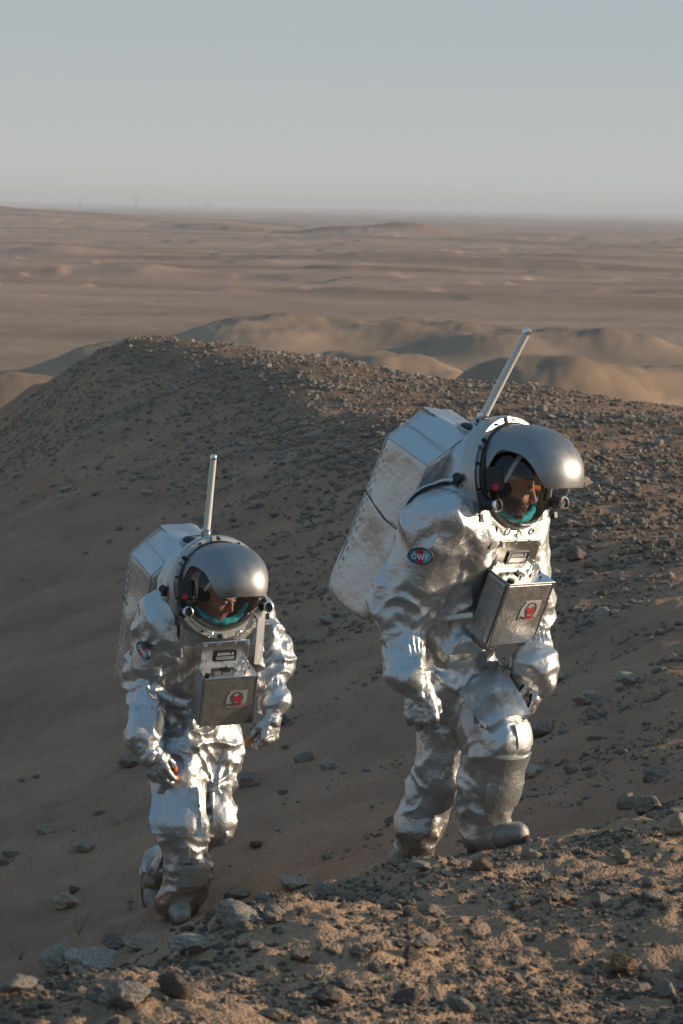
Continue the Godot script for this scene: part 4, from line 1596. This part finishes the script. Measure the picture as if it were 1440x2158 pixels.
func badge(person: Node3D, s: Field, at: Vector3, dir: Vector3, turn: float, lean: Vector3) -> void:
	var p := s.march(at, dir)
	var n := (s.grad(p) + lean).normalized()
	var x := Vector3.UP.cross(n).normalized()
	var y := n.cross(x)
	var bs := (Basis(x, y, n) * Basis(Vector3.BACK, turn)).scaled(Vector3.ONE * 0.88)
	var xf := Transform3D(bs, p + n * (0.021 + 0.022 * lean.length()))
	var oval := func(rx: float, ry: float) -> Array:
		var a := []
		for k in 40:
			a.append(Vector2(rx * cos(TAU * k / 40), ry * sin(TAU * k / 40)))
		return a
	var b := Build.new()
	b.prism(oval.call(0.056, 0.036), -0.014, 0.0)
	var o := part("sleeve_badge", b.done(), mats["dark_print"], person, xf)
	b = Build.new()
	b.prism(oval.call(0.051, 0.031), 0.0, 0.0012)
	part("badge_field", b.done(), mats["blue_print"], o)
	var half := []
	for k in 21:
		var a := -PI / 2 + PI * k / 20
		half.append(Vector2(maxf(0.012, 0.050 * cos(a)), 0.030 * sin(a)))
	b = Build.new()
	b.prism(half, 0.0012, 0.0018)
	part("badge_half", b.done(), mats["pale_blue_print"], o)
	b = Build.new()
	b.prism([Vector2(-0.012, -0.030), Vector2(0.014, -0.030), Vector2(0.014, 0.030), Vector2(-0.012, 0.030)], 0.0012, 0.0026)
	part("badge_stripe", b.done(), mats["red_print"], o)
	words("ÖWF", 0.026, mats["white_print"], o, Transform3D(Basis(), Vector3(0.0, -0.001, 0.0034)))


func suit_field(bones: Array, cell: float) -> Field:
	var lo := Vector3.ONE * 1e9
	var hi := -lo
	for b in bones:
		for k in 2:
			var m: Vector3 = Vector3.ONE * (b[2 + k] + 0.06)
			lo = lo.min(b[k] - m)
			hi = hi.max(b[k] + m)
	var s := Field.new(lo, hi, cell)
	for b in bones:
		s.cap(b[0], b[1], b[2], b[3], b[4])
	return s


func walker_right() -> void:
	var o := thing("person", "nearer person in a silver space suit stepping uphill, in profile to the right", "person", Vector3(0.450, -0.900, -9.300))
	var t := Transform3D(facing(40, -21, -3), Vector3(0.050, 1.220, 0.100))
	var h := Transform3D(facing(47, 8.7, -3), Vector3(0.202, 1.483, 0.110))
	var pack := Transform3D(facing(41.3, -21.6, -6.6), Vector3(-0.123, 1.325, -0.094))
	var box := Transform3D(facing(39.4, -20.8, -2.6), Vector3(0.244, 0.971, 0.218))
	var sh_r := t * Vector3(-0.20, 0.10, 0.0)
	var sh_l := t * Vector3(0.20, 0.08, 0.0)
	var elbow_r := Vector3(-0.217, 1.012, 0.215)
	var wrist_r := Vector3(-0.195, 0.836, 0.298)
	var cuff_r := Vector3(-0.170, 0.760, 0.337)
	var hand_r := Vector3(-0.142, 0.684, 0.357)
	var elbow_l := Vector3(0.301, 0.926, -0.006)
	var wrist_l := Vector3(0.309, 0.841, 0.065)
	var cuff_l := Vector3(0.304, 0.769, 0.114)
	var hand_l := Vector3(0.321, 0.711, 0.132)
	var pelvis := Vector3(0.000, 0.685, 0.004)
	var hip_r := Vector3(-0.033, 0.652, 0.059)
	var hip_l := Vector3(0.059, 0.649, -0.042)
	var knee_l := Vector3(0.162, 0.498, 0.280)
	var calf_l := Vector3(0.136, 0.320, 0.252)
	var ankle_l := Vector3(0.121, 0.135, 0.205)
	var knee_r := Vector3(-0.057, 0.299, 0.063)
	var calf_r := Vector3(-0.115, 0.124, 0.004)
	var ankle_r := Vector3(-0.147, -0.050, -0.054)
	var bones := [
		[h * Vector3(0, 0, -0.11), t * Vector3(0, 0.07, -0.03), 0.222, 0.19, 0.07],
		[sh_r, sh_l, 0.125, 0.125, 0.08], [t * Vector3(-0.09, 0.02, 0.01), t * Vector3(-0.085, -0.38, 0.0), 0.15, 0.145, 0.06],
		[t * Vector3(0.09, 0.02, 0.01), t * Vector3(0.085, -0.38, 0.0), 0.15, 0.145, 0.06], [t * Vector3(0, -0.36, 0.02), pelvis, 0.18, 0.165, 0.05],
		[hip_r, hip_l, 0.135, 0.14, 0.05],
		[hip_l, knee_l, 0.145, 0.122, 0.04], [knee_l, calf_l, 0.122, 0.112, 0.03], [calf_l, ankle_l, 0.112, 0.106, 0.02],
		[hip_r, knee_r, 0.125, 0.095, 0.04], [knee_r, calf_r, 0.100, 0.103, 0.03], [calf_r, ankle_r, 0.103, 0.086, 0.02],
		[sh_r, elbow_r, 0.128, 0.122, 0.06], [elbow_r, wrist_r, 0.118, 0.072, 0.03], [wrist_r, cuff_r, 0.070, 0.078, 0.008], [cuff_r, hand_r, 0.078, 0.048, 0.02],
		[sh_l, elbow_l, 0.125, 0.098, 0.05], [elbow_l, wrist_l, 0.095, 0.070, 0.03], [wrist_l, cuff_l, 0.070, 0.082, 0.008], [cuff_l, hand_l, 0.080, 0.048, 0.02],
	]
	var s := suit_field(bones, 0.0078)
	s.ell(h * Vector3(0, 0, 0.01), h.basis, Vector3(0.19, 0.19, 0.18), 0.01, true)
	s.ell(h * Vector3(0, -0.02, 0.125), h.basis, Vector3(0.29, 0.33, 0.14), 0.02, true)
	var fw := t.basis.z
	var arm := (elbow_r - sh_r).normalized()
	var fore := (wrist_r - elbow_r).normalized()
	var thigh_l := (knee_l - hip_l).normalized()
	var shin_l := (ankle_l - knee_l).normalized()
	var thigh_r := (knee_r - hip_r).normalized()
	var shin_r := (ankle_r - knee_r).normalized()
	var no := Vector3.ZERO
	var folds := [
		[elbow_r, (arm + fore).normalized(), 0.13, 0.06, 0.016, (fw - arm * 0.3).normalized()], [sh_r + arm * 0.16, (arm + t.basis.x * 0.9).normalized(), 0.16, 0.10, 0.016, t.basis.x],
		[sh_r + arm * 0.2, arm.cross(Vector3(0.2, 0.1, 1.0)).normalized(), 0.22, 0.085, 0.018, no], [calf_r, shin_r.cross(Vector3(0, 0.2, 1.0)).normalized(), 0.18, 0.10, 0.014, no], [elbow_l, Vector3(0.8, 0.4, 0.2), 0.14, 0.08, 0.014, no],
		[cuff_r, fore, 0.07, 0.045, 0.012, no], [hand_r, fore, 0.05, 0.03, 0.008, no],
		[t * Vector3(0.0, -0.36, 0.12), (t.basis.y + t.basis.x * 0.25).normalized(), 0.22, 0.075, 0.022, fw], [t * Vector3(-0.08, -0.2, 0.12), (t.basis.y * 0.4 + t.basis.x).normalized(), 0.18, 0.09, 0.016, fw],
		[hip_l + thigh_l * 0.08, (thigh_l + Vector3(0.2, 0.1, 0)).normalized(), 0.18, 0.065, 0.022, no], [hip_r + thigh_r * 0.08, thigh_r, 0.14, 0.08, 0.012, no],
		[knee_l, (thigh_l + shin_l).normalized(), 0.14, 0.07, 0.016, -fw], [ankle_l - shin_l * 0.06, (shin_l + fw * 0.25).normalized(), 0.13, 0.052, 0.018, no],
		[calf_l, (shin_l - fw * 0.4).normalized(), 0.12, 0.09, 0.012, no],
		[knee_r, (thigh_r + shin_r).normalized(), 0.14, 0.08, 0.014, no], [ankle_r - shin_r * 0.08, (shin_r + Vector3(0.3, 0, 0)).normalized(), 0.14, 0.06, 0.018, no],
		[elbow_l, (wrist_l - sh_l).normalized(), 0.15, 0.06, 0.016, no], [cuff_l, (wrist_l - sh_l).normalized(), 0.09, 0.04, 0.012, no],
	]
	var pleats := [[wrist_r, fore, 0.022, 20, 0.014], [wrist_l, (wrist_l - elbow_l).normalized(), 0.022, 18, 0.012]]
	var calm := [[Vector3(0.141, 0.599, 0.186), 0.13], [Vector3(0.183, 0.362, 0.347), 0.11], [Vector3(-0.139, 1.174, 0.265), 0.13], [h.origin, 0.24], [box * Vector3(0, 0.2, -0.14), 0.2]]
	part("suit", suit_mesh(s, folds, pleats, calm, 0.85), mats["silver_cloth"], o)
	part("thigh_flap", patch(s, [Vector3(0.125, 0.523, 0.347), Vector3(0.275, 0.569, 0.291), Vector3(0.100, 0.680, 0.055), Vector3(0.014, 0.632, 0.102)], 0.016, 0.045, 0.010, 26, 26, true), mats["patch_cloth"], o)
	part("shin_patch", patch(s, [Vector3(0.119, 0.243, 0.332), Vector3(0.233, 0.248, 0.271), Vector3(0.259, 0.468, 0.304), Vector3(0.130, 0.463, 0.405)], 0.014, 0.016, 0.008), mats["patch_cloth"], o)
	part("knee_strap", patch(s, [Vector3(0.211, 0.491, 0.361), Vector3(0.266, 0.490, 0.301), Vector3(0.257, 0.554, 0.293), Vector3(0.202, 0.555, 0.353)], 0.010, 0.012, 0.004, 10, 10), mats["seam_cloth"], o)
	part("calf_patch", patch(s, [Vector3(-0.152, 0.143, 0.123), Vector3(0.003, 0.190, 0.117), Vector3(0.005, 0.310, 0.162), Vector3(-0.077, 0.317, 0.182)], 0.012, 0.014, 0.012), mats["patch_cloth"], o)
	part("shoulder_seam", seam(s, [Vector3(-0.188, 1.379, 0.229), Vector3(-0.154, 1.409, 0.225), Vector3(-0.082, 1.421, 0.224), Vector3(-0.009, 1.395, 0.207), Vector3(0.038, 1.348, 0.193), Vector3(0.057, 1.265, 0.183)], 0.006, 0.011), mats["silver_cloth"], o)
	part("armhole_piping", seam(s, [Vector3(-0.184, 1.373, 0.240), Vector3(-0.145, 1.396, 0.237), Vector3(-0.082, 1.406, 0.236), Vector3(-0.014, 1.382, 0.219), Vector3(0.027, 1.337, 0.204), Vector3(0.040, 1.250, 0.205)], 0.002, 0.006), mats["dark_rubber"], o)
	var b := Build.new()
	b.tube([Vector3(-0.047, 0.950, 0.223), Vector3(-0.008, 0.962, 0.241), Vector3(0.057, 0.970, 0.240)], [0.011], 14)
	var hose := part("chest_hose", b.done(), mats["white_tube"], o)
	b = Build.new()
	b.tube([Vector3(-0.087, 0.950, 0.182), Vector3(-0.061, 0.950, 0.213), Vector3(-0.034, 0.953, 0.225)], [0.022, 0.022, 0.017], 14)
	part("hose_connector", b.done(), mats["seam_cloth"], hose)
	glove(o, Vector3(-0.142, 0.695, 0.356), Vector3(0.10, -1.0, 0.18), Vector3(-0.05, 0.25, 1.0), -1.0, [0.75, 1.0, 0.9], 1.06)
	glove(o, Vector3(0.323, 0.724, 0.120), Vector3(-0.05, -1.0, 0.12), Vector3(0.95, 0.0, 0.25), 1.0, [0.35, 0.55, 0.5], 0.98)
	boot(o, Vector3(0.110, 0.152, 0.213), 54, 19, 1.03)
	boot(o, Vector3(-0.147, -0.045, -0.035), 45, -20)
	helmet(o, h, Transform3D(facing(76, -16, 0), h * Vector3(-0.045, -0.035, 0.02)), Color(0.075, 0.05, 0.035), 1.0)
	backpack(o, pack, Vector3(0.165, 0.365, 0.10), Vector3(0.080, 1.694, 0.048))
	chest_box(o, box, 0.118, 0.132, 0.12, "AOUDA.X")
	badge(o, s, Vector3(-0.148, 1.215, 0.542), Vector3(0, 0, -1), -0.02, Vector3.ZERO)


func walker_left() -> void:
	var o := thing("person", "farther person in a silver space suit walking towards the viewer, head bowed, at the left", "person", Vector3(-0.660, -1.700, -11.050))
	var t := Transform3D(facing(25, -18, 0), Vector3(0.020, 1.280, -0.070))
	var h := Transform3D(facing(27, 10.8, 0), Vector3(0.105, 1.553, 0.082))
	var pack := Transform3D(facing(28.3, -18.9, 1.5), Vector3(-0.117, 1.378, -0.380))
	var box := Transform3D(facing(22.5, -17.7, 0.7), Vector3(0.161, 1.043, 0.215))
	var sh_r := t * Vector3(-0.21, 0.10, 0.0)
	var sh_l := t * Vector3(0.23, 0.09, 0.0)
	var elbow_r := Vector3(-0.225, 1.121, 0.036)
	var wrist_r := Vector3(-0.235, 0.971, 0.156)
	var cuff_r := Vector3(-0.230, 0.889, 0.207)
	var hand_r := Vector3(-0.191, 0.803, 0.248)
	var elbow_l := Vector3(0.358, 1.180, -0.072)
	var wrist_l := Vector3(0.346, 1.073, 0.042)
	var cuff_l := Vector3(0.357, 1.005, 0.091)
	var hand_l := Vector3(0.359, 0.946, 0.129)
	var pelvis := Vector3(-0.025, 0.823, -0.108)
	var hip_r := Vector3(-0.076, 0.769, -0.040)
	var hip_l := Vector3(0.064, 0.761, -0.140)
	var knee_r := Vector3(-0.058, 0.449, 0.161)
	var calf_r := Vector3(-0.026, 0.249, 0.146)
	var ankle_r := Vector3(-0.038, 0.123, 0.142)
	var knee_l := Vector3(0.090, 0.433, -0.028)
	var ankle_l := Vector3(-0.194, 0.098, -0.217)
	var bones := [
		[h * Vector3(0, 0, -0.11), t * Vector3(0, 0.07, -0.03), 0.222, 0.19, 0.07],
		[sh_r, sh_l, 0.12, 0.12, 0.08], [t * Vector3(-0.09, 0.02, 0.01), t * Vector3(-0.08, -0.40, 0.0), 0.15, 0.145, 0.06],
		[t * Vector3(0.09, 0.02, 0.01), t * Vector3(0.08, -0.40, 0.0), 0.15, 0.145, 0.06], [t * Vector3(0, -0.38, 0.02), pelvis, 0.18, 0.17, 0.05],
		[hip_r, hip_l, 0.145, 0.145, 0.05],
		[hip_r, knee_r, 0.140, 0.120, 0.04], [knee_r, calf_r, 0.118, 0.110, 0.03], [calf_r, ankle_r, 0.115, 0.110, 0.02],
		[hip_l, knee_l, 0.142, 0.100, 0.04], [knee_l, ankle_l, 0.102, 0.085, 0.03],
		[sh_r, elbow_r, 0.118, 0.112, 0.06], [elbow_r, wrist_r, 0.105, 0.074, 0.03], [wrist_r, cuff_r, 0.072, 0.092, 0.008], [cuff_r, hand_r, 0.090, 0.050, 0.02],
		[sh_l, elbow_l, 0.115, 0.095, 0.05], [elbow_l, wrist_l, 0.090, 0.064, 0.03], [wrist_l, cuff_l, 0.062, 0.075, 0.008], [cuff_l, hand_l, 0.074, 0.046, 0.02],
	]
	var s := suit_field(bones, 0.0085)
	s.ell(h * Vector3(0, 0, 0.01), h.basis, Vector3(0.19, 0.19, 0.18), 0.01, true)
	s.ell(h * Vector3(0, -0.02, 0.125), h.basis, Vector3(0.29, 0.33, 0.14), 0.02, true)
	var fw := t.basis.z
	var arm := (elbow_r - sh_r).normalized()
	var fore := (wrist_r - elbow_r).normalized()
	var arm_l := (elbow_l - sh_l).normalized()
	var thigh_r := (knee_r - hip_r).normalized()
	var thigh_l := (knee_l - hip_l).normalized()
	var shin_l := (ankle_l - knee_l).normalized()
	var no := Vector3.ZERO
	var folds := [
		[elbow_r, (arm + t.basis.x * 0.4).normalized(), 0.16, 0.085, 0.022, no], [sh_r + arm * 0.12, (arm + t.basis.x * 0.7).normalized(), 0.14, 0.09, 0.018, no],
		[elbow_r - arm * 0.1, arm.cross(Vector3(0.2, 0.1, 1.0)).normalized(), 0.2, 0.085, 0.02, no], [elbow_l - arm_l * 0.1, arm_l.cross(Vector3(-0.3, 0.1, 1.0)).normalized(), 0.2, 0.09, 0.02, no], [hip_l + thigh_l * 0.2, thigh_l.cross(Vector3(0.4, 0.0, 1.0)).normalized(), 0.2, 0.09, 0.018, no],
		[cuff_r, fore, 0.09, 0.05, 0.013, no], [hand_r, fore, 0.05, 0.03, 0.008, no],
		[t * Vector3(0.0, -0.42, 0.12), t.basis.y, 0.2, 0.07, 0.02, fw], [t * Vector3(-0.14, -0.25, 0.1), (t.basis.y + t.basis.x * 0.5).normalized(), 0.16, 0.09, 0.02, fw],
		[hip_r + thigh_r * 0.1 + t.basis.x * 0.06, (thigh_r - t.basis.x * 0.7).normalized(), 0.17, 0.08, 0.022, no], [hip_l + thigh_l * 0.15, (thigh_l + t.basis.x * 0.5).normalized(), 0.17, 0.095, 0.024, no],
		[knee_r + Vector3(0, -0.1, 0), Vector3(0.15, 1, 0).normalized(), 0.12, 0.055, 0.018, no], [ankle_r + Vector3(0, 0.08, 0), Vector3(-0.1, 1, 0).normalized(), 0.13, 0.045, 0.016, no],
		[knee_l, (thigh_l + shin_l).normalized(), 0.15, 0.08, 0.018, no], [ankle_l, shin_l, 0.13, 0.06, 0.014, no],
		[elbow_l, (arm_l - t.basis.x * 0.3).normalized(), 0.15, 0.085, 0.022, no], [sh_l + arm_l * 0.1, (arm_l + t.basis.z * 0.6).normalized(), 0.14, 0.09, 0.018, no], [cuff_l, arm_l, 0.08, 0.05, 0.014, no],
	]
	var pleats := [[wrist_r, fore, 0.022, 20, 0.014], [wrist_l, (wrist_l - elbow_l).normalized(), 0.022, 18, 0.013]]
	var calm := [[Vector3(-0.060, 0.532, 0.282), 0.13], [Vector3(-0.234, 1.223, 0.124), 0.08], [h.origin, 0.24], [box * Vector3(0, 0.2, -0.14), 0.2]]
	part("suit", suit_mesh(s, folds, pleats, calm, 1.0), mats["silver_cloth"], o)
	part("thigh_flap", patch(s, [Vector3(-0.167, 0.419, 0.226), Vector3(0.057, 0.407, 0.247), Vector3(0.038, 0.636, 0.198), Vector3(-0.189, 0.599, 0.142)], 0.016, 0.045, 0.012, 26, 26, true), mats["patch_cloth"], o)
	part("shin_patch", patch(s, [Vector3(-0.075, 0.186, 0.255), Vector3(0.080, 0.187, 0.215), Vector3(0.078, 0.274, 0.204), Vector3(-0.023, 0.288, 0.262)], 0.014, 0.016, 0.008), mats["patch_cloth"], o)
	part("knee_strap", patch(s, [Vector3(-0.044, 0.302, 0.281), Vector3(-0.000, 0.303, 0.281), Vector3(-0.005, 0.377, 0.291), Vector3(-0.048, 0.376, 0.292)], 0.018, 0.014, 0.004, 10, 10), mats["seam_cloth"], o)
	part("thigh_pocket", patch(s, [Vector3(0.093, 0.406, 0.106), Vector3(0.169, 0.409, 0.025), Vector3(0.147, 0.612, -0.000), Vector3(0.080, 0.577, 0.065)], 0.016, 0.018, 0.012), mats["patch_cloth"], o)
	part("calf_patch", patch(s, [Vector3(-0.265, 0.080, -0.135), Vector3(-0.193, 0.090, -0.136), Vector3(-0.134, 0.271, -0.058), Vector3(-0.181, 0.287, -0.080)], 0.014, 0.016, 0.004), mats["patch_cloth"], o)
	part("shoulder_seam", seam(s, [Vector3(-0.265, 1.452, 0.015), Vector3(-0.244, 1.484, 0.031), Vector3(-0.177, 1.484, 0.051), Vector3(-0.119, 1.443, 0.076), Vector3(-0.082, 1.346, 0.088), Vector3(-0.070, 1.241, 0.122)], 0.006, 0.012), mats["silver_cloth"], o)
	part("armhole_piping", seam(s, [Vector3(-0.268, 1.447, 0.025), Vector3(-0.236, 1.468, 0.043), Vector3(-0.176, 1.468, 0.063), Vector3(-0.127, 1.429, 0.088), Vector3(-0.094, 1.326, 0.101), Vector3(-0.087, 1.219, 0.125)], 0.002, 0.006), mats["dark_rubber"], o)
	part("shoulder_strap", patch(s, [Vector3(0.270, 1.197, 0.087), Vector3(0.305, 1.194, 0.067), Vector3(0.318, 1.434, 0.037), Vector3(0.287, 1.448, 0.055)], 0.012, 0.012, 0.003, 8, 24), mats["seam_cloth"], o)
	var b := Build.new()
	b.tube([Vector3(-0.095, 1.041, 0.167), Vector3(-0.064, 1.033, 0.178), Vector3(-0.029, 1.025, 0.179)], [0.013], 14)
	var hose := part("chest_hose", b.done(), mats["white_tube"], o)
	b = Build.new()
	b.tube([Vector3(-0.155, 1.057, 0.125), Vector3(-0.127, 1.047, 0.146), Vector3(-0.091, 1.037, 0.172)], [0.022, 0.022, 0.018], 14)
	part("hose_connector", b.done(), mats["seam_cloth"], hose)
	glove(o, Vector3(-0.196, 0.812, 0.247), Vector3(0.45, -1.0, 0.25), Vector3(-0.35, 0.2, 0.9), -1.0, [0.45, 0.6, 0.5], 1.0)
	glove(o, Vector3(0.359, 0.957, 0.128), Vector3(-0.12, -1.0, 0.2), Vector3(0.8, -0.1, 0.55), 1.0, [0.8, 0.75, 0.6], 1.0)
	boot(o, Vector3(-0.059, 0.124, 0.162), 8, -6, 0.92)
	boot(o, Vector3(-0.197, 0.092, -0.197), 20, -48)
	helmet(o, h, Transform3D(facing(54, -28, 0), h * Vector3(-0.03, -0.03, 0.03)), Color(0.03, 0.022, 0.018), 0.35)
	backpack(o, pack, Vector3(0.035, 0.385, 0.09), Vector3(0.031, 1.771, -0.086))
	chest_box(o, box, 0.125, 0.125, 0.12, "AOUDA.X")
	badge(o, s, Vector3(-0.214, 1.269, 0.370), Vector3(0, 0, -1), -0.65, Vector3(-0.7, 0.05, 0.0))



# ---------------------------------------------------------------- the scene
func _ready() -> void:
	rng.seed = 77
	nz.seed = 4
	nz.noise_type = FastNoiseLite.TYPE_SIMPLEX_SMOOTH
	nz.frequency = 1.0
	nz.fractal_type = FastNoiseLite.FRACTAL_NONE
	cells.seed = 12
	cells.noise_type = FastNoiseLite.TYPE_CELLULAR
	cells.frequency = 1.0
	cells.fractal_type = FastNoiseLite.FRACTAL_NONE
	cells.cellular_return_type = FastNoiseLite.RETURN_DISTANCE
	cells.cellular_jitter = 1.0

	var cam := Camera3D.new()
	cam.name = "camera"
	var lens := CameraAttributesPhysical.new()
	lens.frustum_focal_length = 56.456
	lens.frustum_focus_distance = 9.9
	lens.exposure_aperture = 7.0
	lens.frustum_near = 0.1
	lens.frustum_far = 40000.0
	cam.attributes = lens
	cam.position = Vector3(0, 1.6, 0)
	cam.basis = Basis(Vector3.RIGHT, deg_to_rad(-7.2)) * Basis(Vector3.BACK, deg_to_rad(1.15))
	add_child(cam)

	var sky := ProceduralSkyMaterial.new()
	sky.sky_top_color = lin(0.115, 0.22, 0.34)
	sky.sky_horizon_color = lin(0.39, 0.40, 0.38)
	sky.sky_curve = 0.16
	sky.ground_horizon_color = lin(0.30, 0.24, 0.19)
	sky.ground_bottom_color = lin(0.14, 0.10, 0.07)
	sky.sun_angle_max = 65.0
	sky.sun_curve = 0.30
	var env := Environment.new()
	env.background_mode = Environment.BG_SKY
	env.sky = Sky.new()
	env.sky.sky_material = sky
	env.tonemap_mode = Environment.TONE_MAPPER_LINEAR
	env.tonemap_exposure = 1.36
	env.sdfgi_enabled = true
	env.ssao_enabled = true
	env.ssil_enabled = true
	env.fog_enabled = true
	env.fog_density = 0.00024
	env.fog_light_color = lin(0.575, 0.59, 0.625)
	var we := WorldEnvironment.new()
	we.name = "environment"
	we.environment = env
	add_child(we)

	var sun := DirectionalLight3D.new()
	sun.name = "sun"
	sun.light_color = lin(1.0, 0.82, 0.60)
	sun.light_energy = 1.12
	sun.light_angular_distance = 0.5
	sun.shadow_enabled = true
	var el := deg_to_rad(11.0)
	var az := deg_to_rad(-7.0)
	var to_sun := Vector3(cos(el) * cos(az), sin(el), cos(el) * sin(az))
	sun.basis = Basis.looking_at(-to_sun, Vector3.UP)
	add_child(sun)

	make_materials()
	make_land()
	make_pylons()
	walker_right()
	walker_left()
	make_stones()
	make_gravel()
	make_twigs()
